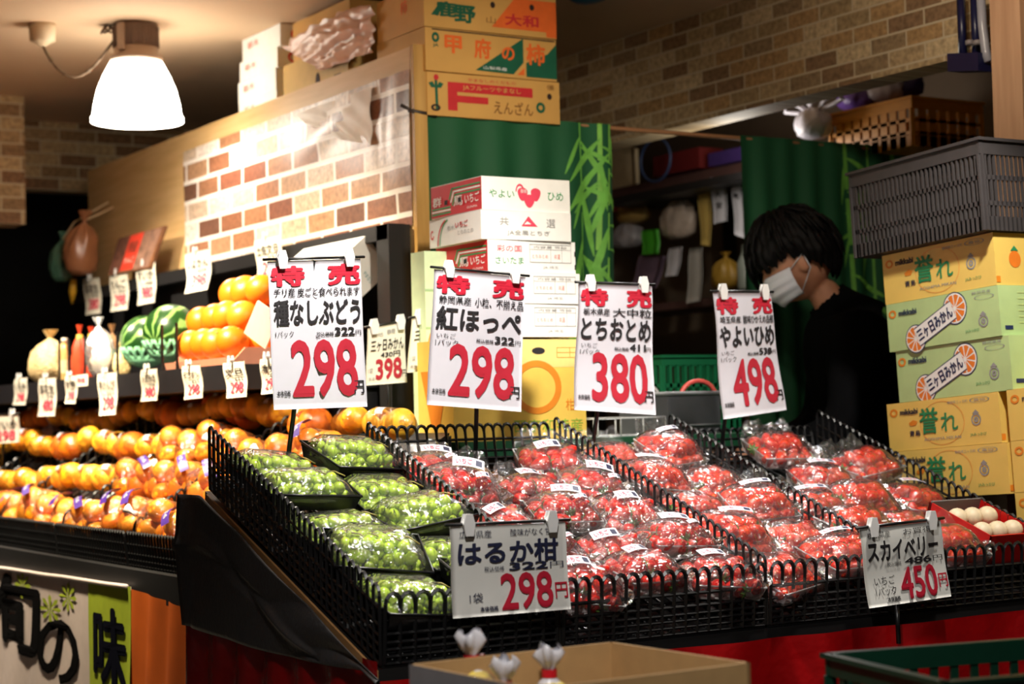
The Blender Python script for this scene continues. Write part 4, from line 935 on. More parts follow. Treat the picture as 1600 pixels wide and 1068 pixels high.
# ------------------------------------------------------------------ curtain rod and the two bamboo curtains
rod = thing('curtain_rod', 'thin wooden rod running from the partition above the green curtains', 'rod', (3.5, YC, 1.985))
MB().tube([pY(648, 172, YC), pY(955, 200, YC), pY(1157, 216, YC), pY(1420, 238, YC)], 0.007, 8).build('pole', wood_mat('rod_wood', (150, 104, 70), (180, 130, 90), 0), rod, (3.5, YC, 1.985))
hk = MB(); hp = Vector(pY(650, 172, YC)); hk.tube([hp+Vector((0.03*k-0.05, -0.012*math.sin(k*1.3), 0.012*math.cos(k*2))) for k in range(5)], 0.006, 6); hk.tube([hp+Vector((-0.03, -0.01, -0.004)), hp+Vector((0.06, -0.012, -0.014))], 0.007, 6)
hk.build('hook', mat('dark_hook', (46, 34, 26), 0.5), rod, (3.5, YC, 1.985))
CURT = mat('green_curtain', (20, 84, 48), 0.75, 0.08, 6); BAM = mat('bamboo_print', (128, 190, 78), 0.7, 0.15, 20); BAML = mat('bamboo_leaf_print', (112, 182, 72), 0.7, 0.15, 30); BAMD = mat('bamboo_dark_print', (24, 64, 40), 0.7, 0.1)
def curtain(name, label, x0, x1, ztop, zbot, stalks, folds, seed, flare=0.0):
    root = thing(name, label, 'curtain', ((x0+x1)/2, YC, ztop), group='green bamboo curtains'); OC = ((x0+x1)/2, YC, ztop)
    def fn(u, v, d=0.0):
        x = x0+(x1-x0)*u; a = (0.004+0.014*v)
        y = YC-0.010+a*(math.sin(folds*u*2*PI+0.8*math.sin(3*u+seed))+0.4*math.sin(folds*4.3*u+seed+2*v))
        return Vector((x+flare*v*(u-0.5), y-d, ztop+(zbot-ztop)*v))
    m = MB(); m.grid(lambda u, v: fn(u, v), 110, 16); m.build('cloth', CURT, root, OC)
    m = MB(); rn = random.Random(seed)
    for (u0, wd, shade) in stalks:
        N = 30
        for k in range(N):
            if k % 6 == 5: continue
            v0, v1 = k/N, (k+1)/N; bend = lambda v: u0+0.03*math.sin(2*v+u0*9)
            m.add([fn(bend(v0)-wd, v0, 0.002), fn(bend(v0)+wd, v0, 0.002), fn(bend(v1)+wd, v1, 0.002), fn(bend(v1)-wd, v1, 0.002)], [(0, 1, 2, 3)], shade)
        for k in range(15):
            v = rn.uniform(0.04, 0.96); a = rn.choice((-1, 1))*rn.uniform(0.25, 1.3)+PI/2*rn.choice((0.7, 1.0)); L = rn.uniform(0.09, 0.20); W_ = L*0.06
            du = L*math.cos(a)/abs(x1-x0)*1.0; dv = L*abs(math.sin(a))/abs(ztop-zbot); c = bend(v)
            nu = -math.sin(a)*W_/abs(x1-x0); nv = math.cos(a)*W_/abs(ztop-zbot); seg = 6; vs = []
            for i in range(seg+1):
                t = i/seg; q = math.sin(PI*min(1, t*0.9+0.05))
                uu, vv = c+du*t, v+dv*t+0.02*t*t
                vs += [fn(min(1, max(0, uu+nu*q)), min(1, max(0, vv+nv*q)), 0.003), fn(min(1, max(0, uu-nu*q)), min(1, max(0, vv-nv*q)), 0.003)]
            m.add(vs, [(2*i, 2*i+1, 2*i+3, 2*i+2) for i in range(seg)], 1 if shade < 2 else rn.choice((1, 2)))
    m.build('bamboo_print', [BAM, BAML, BAMD], root, OC); return root
zr = lambda px, py: pY(px, py, YC)[2]
curtain('bamboo_curtain', 'green bamboo-print curtain left of the gap, behind the white carton stack', pY(664, 200, YC)[0], pY(953, 300, YC)[0], zr(800, 184), 1.30, [(0.905, 0.012, 0), (0.80, 0.004, 1), (0.97, 0.005, 0)], 5, 3)
curtain('bamboo_curtain', 'green bamboo-print curtain at the right, behind the bowed shop worker', pY(1155, 300, YC)[0], pY(1420, 300, YC)[0], zr(1250, 219), 1.05, [(0.62, 0.010, 1), (0.86, 0.013, 1), (0.73, 0.005, 1)], 7, 5)

# ------------------------------------------------------------------ what stands high under the lintel
YCR = mat('ochre_crate', (206, 134, 26), 0.45, 0.06)
cr0 = pl(1424, 148, 0, 4.30)
hs = thing('high_shelf', 'dark high shelf under the brick lintel holding a yellow crate', 'shelf', (4.4, 5.2, 0))
zc_ = pl(1424, 226, 0, 4.30)[2]
MB().box((4.47, 5.35, zc_-0.02), (0.62, 1.3, 0.03)).build('shelf_board', BLACKM, hs, (4.4, 5.2, 0))
for y in (4.75, 5.9): MB().box((4.72, y, (zc_-0.035)/2), (0.04, 0.04, zc_-0.035)).build('post', BLACKM, hs, (4.4, 5.2, 0))
dL = pl(1298, 175, 0, 4.30)[1]-cr0[1]
Mc = Matrix(((0, 1, 0, 4.30), (-1, 0, 0, cr0[1]+dL), (0, 0, 1, zc_-0.004), (0, 0, 0, 1)))
crate('yellow_crate', 'yellow slatted crate with bags, high under the brick lintel', 'crate', Mc, (dL, 0.32, cr0[2]-zc_), YCR, 9, 0.04, slat=0.72)
def bag(name, label, px, py, X, r, m, seed, tilt=(0, 0), neck=0.4, group=None, dz=0.0, handles=False):
    p = Vector(pl(px, py, 0, X)); b = MB(); bag_mesh(b, p, r, neck, tilt, 0, seed, 0.2)
    if handles:
        for s in (-1, 1): b.tube([p+Vector((0, s*0.03, r[2]*0.8)), p+Vector((-0.01, s*0.07, r[2]*1.3)), p+Vector((-0.01, s*0.13, r[2]*1.45)), p+Vector((0, s*0.15, r[2]*1.1)), p+Vector((0, s*0.10, r[2]*0.9)), p+Vector((0, s*0.05, r[2]*0.75))], 0.008, 6)
    return tag(b.build(name, m), label, 'bag', group)
WB = mat('white_bag', (206, 202, 214), 0.4, 0.08, 25, bump=0.4, bscale=60); PB = mat('purple_bag', (104, 72, 150), 0.35, 0.1, 25, bump=0.4, bscale=60)
HB = 'bags piled under the lintel'
bag('plastic_bag', 'white plastic carrier bag with loop handles left of the yellow crate', 1272, 192, 4.22, (0.06, 0.07, 0.055), WB, 4, (0, 0.2), 0.3, HB, handles=True)
bag('plastic_bag', 'lilac bag lying in the left of the yellow crate', 1338, 152, 4.42, (0.06, 0.075, 0.045), PB, 5, (0, 0), 0.1, HB)
bag('plastic_bag', 'clear greyish bag in the middle of the yellow crate', 1382, 136, 4.46, (0.06, 0.08, 0.05), WB, 6, (0, -0.2), 0.2, HB)
bag('plastic_bag', 'dark violet bag in the right of the yellow crate', 1416, 134, 4.52, (0.05, 0.07, 0.045), mat('violet_bag', (44, 30, 90), 0.4), 7, (0, 0), 0.1, HB)
# navy hanging rack in front of the brick lintel
nr = thing('hanging_rack', 'navy blue hanging rack by the wooden column at the top right', 'rack', Vector(pX(1522, 60, 3.74))); ON = Vector(pX(1522, 60, 3.74)); NB = mat('navy_metal', (20, 22, 58), 0.35)
X7 = 3.735; m = MB()
for px in (1505, 1526): m.tube([pX(px-4, -12, X7), pX(px, 98, X7)], 0.012, 6)
m.build('upright', NB, nr, ON); m = MB(); a1, a2 = Vector(pX(1500, 86, X7)), Vector(pX(1548, 84, X7)); m.para(a1+Vector((-0.05, 0, -0.05)), a2-a1, Vector((0.055, 0, 0)), Vector((0, 0, 0.05))); m.build('base_bar', NB, nr, ON)
m = MB()
for px in (1515, 1527): m.lathe([(0.012, 0), (0.012, 0.012), (0.004, 0.014)], 12, 0, Matrix.Translation(Vector(pX(px, 70, X7-0.03))))
m.build('knob', mat('grey_knob', (130, 122, 120), 0.5), nr, ON)
MB().tube([pX(1532, -12, X7-0.02), pX(1535, 40, X7-0.02), pX(1540, 80, X7-0.02), pX(1545, 96, X7-0.02)], 0.013, 8).build('curved_tube', mat('grey_tube', (150, 150, 158), 0.3), nr, ON)

# ------------------------------------------------------------------ black display shelf along the partition
su = thing('display_shelf', 'long black wall shelf under the brick-papered partition, holding melons and oranges', 'shelf', (2.3, 5.9, 0)); OS = (2.3, 5.9, 0)
YN, YF = 4.62, 7.40; XF = 2.0; ZS = 1.262
zt1 = pX(615, 347, 2.45)[2]
MB().box((2.512, (YN+YF)/2, (0.3+zt1)/2), (0.02, YF-YN, zt1-0.3)).build('back_panel', BLACKM, su, OS)
MB().box((2.475, (YN+YF)/2, zt1-0.022), (0.055, YF-YN, 0.044)).build('top_rail', BLACKM, su, OS)
MB().box((2.475, YN+0.03, (0.3+zt1)/2), (0.055, 0.075, zt1-0.3)).build('end_stile', BLACKM, su, OS)
MB().box(((XF+2.5)/2, (YN+YF)/2+0.06, ZS-0.035), (2.5-XF, YF-YN-0.1, 0.07)).build('shelf_board', mat('black_shelf', (30, 28, 31), 0.45, 0.1), su, OS)
for y in (YN+0.15, 6.0, YF-0.05): MB().box((2.42, y, (ZS-0.07)/2), (0.15, 0.04, ZS-0.07)).build('leg_panel', BLACKM, su, OS)
for px in (93, 108, 133, 184, 254, 277):
    q = pX(px, 580, XF+0.02); MB().box((XF+0.02, q[1], ZS+0.07), (0.006, 0.010, 0.14)).build('guard_bar', BLACKP, su, OS)
MEL = melon_mat(); NETG = mat('green_foam_net', (126, 190, 150), 0.6, 0.15, 80, bump=0.6, bscale=120)
def on_shelf(px, X, z): return Vector((X, pl(px, 560, 0, X)[1], z))
for px, X, r, lab, rot in ((228, 2.17, 0.083, 'left striped watermelon in a green foam net on the black shelf', 0.3), (268, 2.10, 0.088, 'right striped watermelon in a green foam net beside the orange pile', 0.9)):
    p = on_shelf(px, X, ZS+0.036+r)
    t = thing('watermelon', lab, 'watermelon', p, (0.3, 1.2, rot), 'watermelons on the shelf')
    MB().ball((0, 0, 0), (r, r, r*1.06), 32, 20, fn=lambda d: 1-0.04*abs(d.z)**6).build('rind', MEL, t)
    m = MB(); m.tube([(0, 0, r*1.03), (0.004, 0, r*1.15), (0.012, 0.004, r*1.22)], 0.005, 6); m.build('stem', mat('stem_brown', (96, 92, 48), 0.7), t)
    nt_ = MB()
    for k in range(18):
        a0 = 2*PI*k/18
        for sg in (1, -1): nt_.tube([p-p+Vector((math.cos(a0+sg*0.5*j/6)*(r+0.004)*math.sin(PI-0.15-j*0.19), math.sin(a0+sg*0.5*j/6)*(r+0.004)*math.sin(PI-0.15-j*0.19), (r+0.004)*math.cos(PI-0.15-j*0.19))) for j in range(7)], 0.0055, 5)
    o = nt_.build('foam_net', NETG, t); o.rotation_euler = Euler((0.3, 1.2, rot)).to_matrix().inverted().to_euler()
    bs = MB(); bs.ball((0, 0, -r*0.72), (r*0.80, r*0.80, r*0.36), 24, 10); o = bs.build('foam_base', NETG, t); o.rotation_euler = Euler((0.3, 1.2, rot)).to_matrix().inverted().to_euler()
def peel(name, a, b_, sub=0.05):
    m = bpy.data.materials.new(name); m.use_nodes = True; nt = m.node_tree; b = nt.nodes['Principled BSDF']
    ob = nt.nodes.new('ShaderNodeObjectInfo'); r = nt.nodes.new('ShaderNodeValToRGB'); r.color_ramp.elements[0].color = lin(a); r.color_ramp.elements[1].color = lin(b_)
    nt.links.new(ob.outputs['Random'], r.inputs[0]); nt.links.new(r.outputs[0], b.inputs['Base Color'])
    tc = nt.nodes.new('ShaderNodeTexCoord'); v = nt.nodes.new('ShaderNodeTexVoronoi'); v.inputs['Scale'].default_value = 420; nt.links.new(tc.outputs['Object'], v.inputs['Vector'])
    bp = nt.nodes.new('ShaderNodeBump'); bp.inputs['Strength'].default_value = 0.25; bp.inputs['Distance'].default_value = 0.001; nt.links.new(v.outputs['Distance'], bp.inputs['Height']); nt.links.new(bp.outputs[0], b.inputs['Normal'])
    b.inputs['Roughness'].default_value = 0.38; b.inputs['Subsurface Weight'].default_value = sub; b.inputs['Subsurface Radius'].default_value = (0.01, 0.004, 0.001); b.inputs['Subsurface Scale'].default_value = 1
    return m
ORG = peel('orange_peel', (230, 112, 12), (238, 132, 26)); MND = peel('mandarin_peel', (240, 132, 14), (248, 164, 40)); YLC = peel('yellow_citrus_peel', (250, 166, 16), (252, 194, 56)); DPO = peel('deep_orange_peel', (214, 92, 20), (226, 112, 30))
GST = mat('stem_button', (120, 128, 52), 0.7)
def fruit_mb(r, flat=0.9, nub=0.0): return MB().ball((0, 0, 0), (r, r, r*flat), 20, 14, fn=lambda d: 1-0.05*max(0, d.z)**14+nub*max(0, d.z)**10)
orr = 0.049; o0 = None
tray0 = on_shelf(352, 2.12, ZS)
pyr = []
for lvl, (n1, n2) in enumerate(((4, 3), (4, 2), (3, 1))):
    for j in range(n2):
        for i in range(n1):
            pyr.append((lvl, i, j, Vector((2.075+0.092*j+0.05*lvl+lvl*0.004, tray0.y-0.16+0.100*i+(0.0, 0.045, 0.03)[lvl]+0.012*((i+j) % 2)+random.uniform(-.004, .004), random.uniform(-.004, .006)+ZS+0.022+orr+0.076*lvl))))
LV = ['bottom', 'middle', 'top']; RW = ['front', 'second', 'back']; IW = ['nearest', 'second nearest', 'third nearest', 'farthest']
for lvl, i, j, p in pyr:
    lab = 'large orange in the shelf pile, %s layer, %s row, %s to the right end' % (LV[lvl], RW[j], IW[i])
    if o0 is None:
        o0 = thing('orange', lab, 'orange', p, (0.5, 0.2, 0.3), 'oranges piled on the shelf'); fruit_mb(orr, 0.95).build('peel', ORG, o0); MB().lathe([(0.005, orr*0.90), (0.004, orr*0.93), (0.001, orr*0.935)], 8).build('stem_button', GST, o0)
    else: dup(o0, p, (random.uniform(-1, 1), random.uniform(-1, 1), random.uniform(0, 6)), lab)
tm = MB(); ty0, ty1 = tray0.y-0.24, tray0.y+0.24
tm.box((2.18, (ty0+ty1)/2, ZS+0.008), (0.30, ty1-ty0, 0.014))
for y in (ty0, ty1): tm.para((2.03, y-0.004, ZS), (0.30, 0, 0), (0, 0.008, 0), (0.05, 0, 0.05))
tm.para((2.028, ty0, ZS), (0, ty1-ty0, 0), (0.006, 0, 0), (-0.006, 0, 0.022))
tag(tm.build('fruit_tray', mat('salmon_tray', (226, 150, 120), 0.5, 0.05)), 'shallow salmon pink tray under the orange pile on the black shelf', 'tray')
tb = MB(); q = on_shelf(405, 2.03, ZS); tb.para((1.99, q.y-0.13, ZS+0.03), (0.0, 0.14, 0.05), (0.004, 0, 0.001), (0.02, -0.05, 0.085))
tag(tb.build('pink_card', mat('pink_card', (232, 160, 140), 0.55, 0.05)), 'leaning pink card at the near end of the orange pile', 'card')
# packets on the far end of the shelf
NUT = mat('nut_beige', (226, 196, 140), 0.5, 0.2, 90, bump=0.8, bscale=90)
def packet(name, label, px, X, w_, d_, h_, m, seed, parts=(), group=None, cat='packet', tilt=0.0):
    p = on_shelf(px, X, ZS+0.001); t = thing(name, label, cat, p, (0, 0, 0), group); b = MB(); bag_mesh(b, (0, 0, h_*0.42), (d_, w_, h_*0.42), 0.3, (0, tilt), 0, seed, 0.16); b.build('bag', m, t)
    for (nm, mm, z, hh) in parts: b2 = MB(); b2.lathe([(w_*0.35, z), (w_*0.37, z+hh*0.5), (w_*0.33, z+hh)], 16, 0); b2.build(nm, mm, t)
    return t
GP = 'bagged goods at the far end of the shelf'
packet('nut_bag', 'big cream bag of nuts at the far left end of the black shelf', 76, 2.10, 0.13, 0.07, 0.19, NUT, 2, (), GP, 'bag', -0.25)
def bottle(label, px, X, m, hh, rr):
    p = on_shelf(px, X, ZS+0.001); t = thing('bottle', label, 'bottle', p, (0, 0, 0), 'bottles on the shelf')
    MB().lathe([(rr*0.9, 0), (rr, 0.01), (rr, hh*0.6), (rr*0.5, hh*0.75), (rr*0.42, hh*0.9)], 18).build('body', m, t); MB().lathe([(rr*0.5, hh*0.9), (rr*0.5, hh)], 14).build('cap', mat('ivory_cap', (224, 214, 190), 0.4), t)
    MB().lathe([(rr*1.02, hh*0.2), (rr*1.02, hh*0.5)], 18, cap=False).build('bottle_label', mat('cream_label', (214, 196, 150), 0.5, 0.2, 60), t); return t
bottle('pale bottle with ivory cap behind the cream nut bag', 101, 2.12, mat('honey_glass', (196, 160, 96), 0.2, 0.15, 30), 0.16, 0.022)
REDP = mat('red_packet', (222, 74, 40), 0.4, 0.15, 40); FRY = mat('fried_food', (214, 160, 76), 0.5, 0.25, 70, bump=0.8, bscale=70); CLB = film_mat('white_hazy_film', haze=0.45, rough=0.2, bump=0.5)
packet('snack_packet', 'left of two red topped snack packets on the shelf', 125, 2.16, 0.035, 0.03, 0.20, REDP, 3, (('paper_band', mat('gold_band', (206, 176, 66), 0.4), 0.14, 0.03),), GP)
packet('snack_packet', 'right of two red topped snack packets on the shelf', 143, 2.18, 0.032, 0.03, 0.19, REDP, 4, (('paper_band', mat('gold_band', (206, 176, 66), 0.4), 0.13, 0.04),), GP)
fp = packet('bread_bag', 'clear tied bag of golden fried pieces beside the watermelons', 158, 2.06, 0.062, 0.05, 0.20, CLB, 5, (), GP, 'bag', 0.25)
for k in range(7):
    MB().ball((0.022*math.cos(k*2.4), 0.038*math.sin(k*2.4), 0.035+0.014*(k % 3)), (0.020, 0.024, 0.018), 10, 7).build('fried_piece', FRY, fp)
packet('bread_bag', 'small beige packet right beside the left watermelon', 190, 2.10, 0.028, 0.03, 0.11, NUT, 8, (), GP, 'packet')
packet('snack_packet', 'brown dried fruit packet standing behind the clear bag', 176, 2.26, 0.05, 0.035, 0.20, mat('brown_packet', (150, 110, 70), 0.4, 0.2, 30), 9, (), GP)
# picture card on the partition, bags hanging at its end
pcard = thing('picture_card', 'framed red and brown picture card leaning on the partition above the shelf', 'picture', Vector(pX(218, 395, 2.46)))
OPc = Vector(pX(218, 395, 2.46)); PK = [pX(*q, 2.45) for q in ((186, 372), (258, 352), (246, 418), (180, 430))]
place, nrm = quad_place(*[Vector(q)+Vector((-0.03*(k > 1), 0, 0)) for k, q in enumerate(PK)])
m = MB(); m.grid(lambda u, v: place(u, v, 0), 2, 2, 0, False, thick=tuple(-nrm*0.012))
for (u0, v0, u1, v1, mi) in ((0.28, 0.02, 0.58, 0.95, 1), (0.0, 0.03, 0.28, 0.97, 2), (0.58, 0.03, 0.95, 0.97, 3)): m.prism([(u0, v0), (u1, v0), (u1, v1), (u0, v1)], place, 0.001, mi)
m.text('特産', place, (0.33, 0.2, 0.53, 0.5), 2, 0.02, 0.002); m.text('りんご', place, (0.33, 0.62, 0.54, 0.76), 4, 0.0, 0.002)
m.build('printed_board', [mat('brown_board', (120, 76, 46), 0.6, 0.3, 30), mat('poster_red', (214, 60, 40), 0.5), mat('poster_brown', (96, 58, 44), 0.6, 0.5, 40), mat('poster_mauve', (130, 96, 78), 0.6, 0.5, 30), PAPERW], pcard, OPc)
hb = Vector(pX(126, 388, 2.40))
t = thing('hanging_bag', 'brown tied bag hanging at the far end of the partition', 'bag', hb, (0, 0, 0), 'bags hung at the partition end'); b = MB(); bag_mesh(b, (0, 0, -0.005), (0.07, 0.062, 0.105), 0.4, (0.1, -0.15), 0, 12, 0.08); b.build('bag', mat('brown_bag', (150, 96, 62), 0.35, 0.12, 20), t); b = MB(); b.tube([(0.01, -0.02, 0.11), (0.13, -0.03, 0.17)], 0.004, 6); b.build('string', mat('string', (200, 170, 130), 0.6), t)
hb2 = Vector(pX(96, 408, 2.36)); t = thing('hanging_bag', 'dark green tied bag hanging beside the brown bag', 'bag', hb2, (0, 0, 0), 'bags hung at the partition end'); b = MB(); bag_mesh(b, (0, 0, 0), (0.05, 0.05, 0.085), 0.3, (0.1, 0.15), 0, 14, 0.15); b.build('bag', mat('green_bag', (66, 100, 80), 0.3, 0.15, 20), t); b = MB(); b.tube([(0.01, 0.01, 0.09), (0.05, -0.02, 0.16), (0.17, -0.10, 0.24)], 0.004, 6); b.build('string', mat('string', (200, 170, 130), 0.6), t)
for k in range(1):
    b = MB(); q = Vector(pX(115, 455, 2.40)); b.tube([q+Vector((0, 0, 0.05)), q+Vector((0, 0.012, 0.0)), q+Vector((0, 0.022, -0.05))], [0.012, 0.016, 0.004], 8); tag(b.build('yellow_tassel', mat('yellow_tassel', (200, 150, 30), 0.5, 0.1)), 'yellow tassel dangling below the brown hanging bag', 'tassel')
# white carton lying tilted on the shelf
rr_ = [pY(*q, 4.76) for q in ((572, 367), (612, 421), (567, 480), (526, 420))]
A0, A1, A2 = [Vector(q) for q in rr_[:3]]
ex = (A1-A0); ez = (A2-A1)
ex_n, ez_n = ex.normalized(), (ez-ex*(ez.dot(ex)/ex.length_squared)).normalized(); wX, wZ = ex.length*1.0, 0.135
Mw = frame_matrix(A0+ez_n*wZ, ex_n, Vector((0, 1, 0)), -ez_n)
def wlab(mb, f, l, r):
    mb.text('やまなし', f, (0.60, 0.52, 0.90, 0.62), 3, 0.01)
    for k in range(4): mb.prism([(0.12+0.22*k, 0), (0.2+0.22*k, 0), (0.2+0.22*k, 1), (0.12+0.22*k, 1)], lambda u, v, d=0.0: Vector((v*wX, u*0.36, wZ+d)), 0.001, 4)
carton('tilted_carton', 'white carton lying tilted on edge on the black shelf behind the grape sign', 'carton', Mw, (wX, 0.42, wZ), [WHITECARD, RED, GREENI, mat('teal_print', (40, 130, 140), 0.5), mat('tan_stripe', (206, 178, 140), 0.5)], [wlab])
low = min(v.z for v in [A0, A1, A2, A1+A2-A0])
yb0 = 4.78; low2 = (Mw @ Vector((wX, 0, 0))).z if (Mw @ Vector((wX, 0, 0))).z < (Mw @ Vector((0, 0, 0))).z else (Mw @ Vector((0, 0, 0))).z
tag(MB().box(((Mw @ Vector((wX*0.5, 0, 0))).x, 4.98, (ZS+low2)/2+0.012), (0.11, 0.34, low2-ZS+0.02)).build('riser_block', BLACKM), 'black riser block under the tilted white carton', 'riser')

# ------------------------------------------------------------------ citrus table
CX, CK, CZ0 = 1.70, 0.60, 0.70
def zc(x): return CZ0+CK*(x-CX)
CT = math.atan(CK)
tb = thing('citrus_table', 'sloping citrus table along the black shelf, banner hung on its front', 'table', (2.0, 5.7, 0)); OT = (2.0, 5.7, 0)
m = MB(); ya, yb = 4.02, 7.6
m.hexa([(1.69, ya, zc(1.69)-0.035), (2.30, ya, zc(2.30)-0.035), (2.30, yb, zc(2.30)-0.035), (1.69, yb, zc(1.69)-0.035), (1.69, ya, zc(1.69)-0.008), (2.30, ya, zc(2.30)-0.008), (2.30, yb, zc(2.30)-0.008), (1.69, yb, zc(1.69)-0.008)])
m.build('sloped_board', BLACKM, tb, OT)
MB().box((1.675, (ya+yb)/2, 0.685), (0.03, yb-ya, 0.075)).build('front_rail', BLACKM, tb, OT)
for x, h in ((1.74, 0.68), (2.26, 0.99)):
    for y in (4.1, 5.8, 7.5): MB().box((x, y, h/2), (0.05, 0.05, h)).build('leg', BLACKM, tb, OT)
dv = [4.03, 4.72, 5.32, 5.95, 6.62, 7.5]
for k in range(5):
    y0, y1 = dv[k], dv[k+1]; g = thing('citrus_basket', 'black lattice bin of citrus along the black shelf, %s' % ['nearest to the grey tarpaulin', 'second from the tarpaulin', 'third from the tarpaulin', 'fourth from the tarpaulin', 'farthest one'][k], 'basket', (CX, y0, CZ0), group='citrus bins'); OG = (CX, y0, CZ0)
    m = MB(); m.hexa([(1.70, y0, zc(1.70)-0.006), (2.30, y0, zc(2.30)-0.006), (2.30, y1-0.01, zc(2.30)-0.006), (1.70, y1-0.01, zc(1.70)-0.006), (1.70, y0, zc(1.70)), (2.30, y0, zc(2.30)), (2.30, y1-0.01, zc(2.30)), (1.70, y1-0.01, zc(1.70))]); m.build('tray', BLACKP, g, OG)
    fence(MB(), (1.698, y1-0.012, zc(1.70)), (1.698, y0+0.004, zc(1.70)), (-0.012, 0, 0.115), pitch=0.021).build('front_panel', BLACKP, g, OG)
    fence(MB(), (1.71, y1-0.008, zc(1.71)), (2.29, y1-0.008, zc(2.29)), (0, 0, 0.135), pitch=0.034).build('side_panel', BLACKP, g, OG)
PURP = mat('purple_label', (72, 40, 132), 0.4, 0.1); NETF = film_mat('citrus_film', (255, 236, 210), haze=0.015, rough=0.14, bump=0.8, scale=34, refl=0.8)
def citrus_bag(seed, lbl):
    rn = random.Random(seed); root = thing('orange_bag', 'bag', 'bag of oranges'); pos = [(-0.034, -0.036, 0.034), (0.036, -0.032, 0.034), (-0.032, 0.036, 0.034), (0.036, 0.038, 0.034), (0.0, 0.0, 0.075)]; c0 = None; balls = []
    for p in pos:
        p = tuple(a+rn.uniform(-.006, .006) for a in p)
        if c0 is None: c0 = fruit_mb(0.036, 0.88).build('orange', MND, root); c = c0
        else: c = c0.copy(); C.objects.link(c); c.parent = root
        c.location = p; c.rotation_euler = (rn.uniform(-1, 1), rn.uniform(-1, 1), rn.uniform(0, 6)); balls.append((p, 0.036))
    hull(balls, 1.05, [(0.0, 0.09, 0.075), (0.01, 0.10, 0.065)]).build('net_film', NETF, root)
    if lbl:
        a = rn.uniform(0, 3.1); m = MB(); dx, dy = math.cos(a), math.sin(a)
        def bf(u, v, d=0.0):
            t = (u-0.5)*1.25; r_ = 0.083+d; c = Vector((dx*r_*math.sin(t), dy*r_*math.sin(t), 0.034+0.085*math.cos(t)+d)); s = Vector((-dy, dx, 0))*(v-0.5)*0.026; return c+s
        m.grid(bf, 12, 2, 0); m.text('みかん', bf, (0.2, 0.25, 0.8, 0.75), 1, 0.02, 0.001); m.build('label_band', [PURP, PAPER], root)
    else:
        m = MB(); m.tube([(0.0, 0.092, 0.07), (0.002, 0.106, 0.075), (0.004, 0.122, 0.088)], [0.009, 0.005, 0.014], 8); m.build('tied_top', mat('bag_tie', (236, 224, 214), 0.4), root)
    return root
def citrus_pack(seed, n, r, m_, elong):
    rn = random.Random(seed); root = thing('citrus_pack', 'pack', 'citrus pack'); c0 = None; balls = []
    for k in range(n):
        p = (rn.uniform(-.004, .004), (k-(n-1)/2)*r*1.9, r*0.95)
        if c0 is None: c0 = fruit_mb(r, 0.92, 0.05).build('citrus_fruit', m_, root); c = c0
        else: c = c0.copy(); C.objects.link(c); c.parent = root
        c.location = p; c.rotation_euler = (rn.uniform(-.6, .6), rn.uniform(-.6, .6), rn.uniform(0, 6)); balls.append((p, r))
    hull(balls, 1.04, [(0, -r*(n+0.45), r*0.9), (0, r*(n+0.45), r*0.9)]).build('wrap_film', NETF, root)
    m = MB(); m.grid(lambda u, v: (-r*0.5*math.sin((v-.5)*1.2)*1.2-0.002, (u-.5)*0.03+0.01, r*0.95+r*1.085*math.cos((v-.5)*1.2)), 4, 4); m.build('price_sticker', PAPER, root); return root
PB_ = [citrus_bag(1, True), citrus_bag(2, True), citrus_bag(3, False)]; PP_ = [citrus_pack(4, 2, 0.043, YLC, 1), citrus_pack(5, 3, 0.040, YLC, 1), citrus_pack(6, 2, 0.050, ORG, 1)]
usedc = set(); rn = random.Random(21)
BW = ['bin by the tarpaulin', 'second citrus bin', 'third citrus bin', 'fourth citrus bin', 'farthest citrus bin']
RWS = ['front', 'second', 'third', 'back']; PW = ['near', 'middle', 'far', 'farther', 'farthest']
for k in range(5):
    for j in range(4):
        x = 1.782+0.142*j; n = 4 if dv[k+1]-dv[k] < 0.72 else 5
        kind = 'bag' if (k in (0, 1) and j < 3) or (k == 2 and j == 0) else 'pack'
        n = 4 if kind == 'bag' else 3
        for i in range(n):
            y = dv[k]+(dv[k+1]-dv[k])*(i+0.5)/n+rn.uniform(-.012, .012)
            if kind == 'bag': v = PB_[rn.choice((0, 1, 2) if j < 2 else (0, 2, 2))]; lab = 'tied bag of oranges in the %s, %s row, %s end' % (BW[k], RWS[j], PW[i]); grp = 'bags of oranges on the citrus table'
            else: v = PP_[2 if (j == 0 and k > 1) or rn.random() < 0.2 else rn.choice((0, 1, 0))]; lab = 'wrapped citrus pack in the %s, %s row, %s place' % (BW[k], RWS[j], PW[i]); grp = 'wrapped citrus packs on the citrus table'
            if kind == 'bag' and n == 4 and i in (1, 2): lab = lab.replace(PW[i]+' end', ('second place', 'third place')[i-1])
            loc = (x, y, zc(x)+0.024+(0.018*j if k > 0 else 0.006*j)+rn.uniform(0, 0.04)); rot = (rn.uniform(-.15, .15), -CT+rn.uniform(-.1, .1), rn.uniform(-.35, .35) if kind == 'pack' else rn.uniform(-.5, .5))
            if v.name not in usedc: usedc.add(v.name); v.location = loc; v.rotation_euler = rot; v['label'] = lab; v['group'] = grp
            else: dup(v, loc, rot, lab, grp)
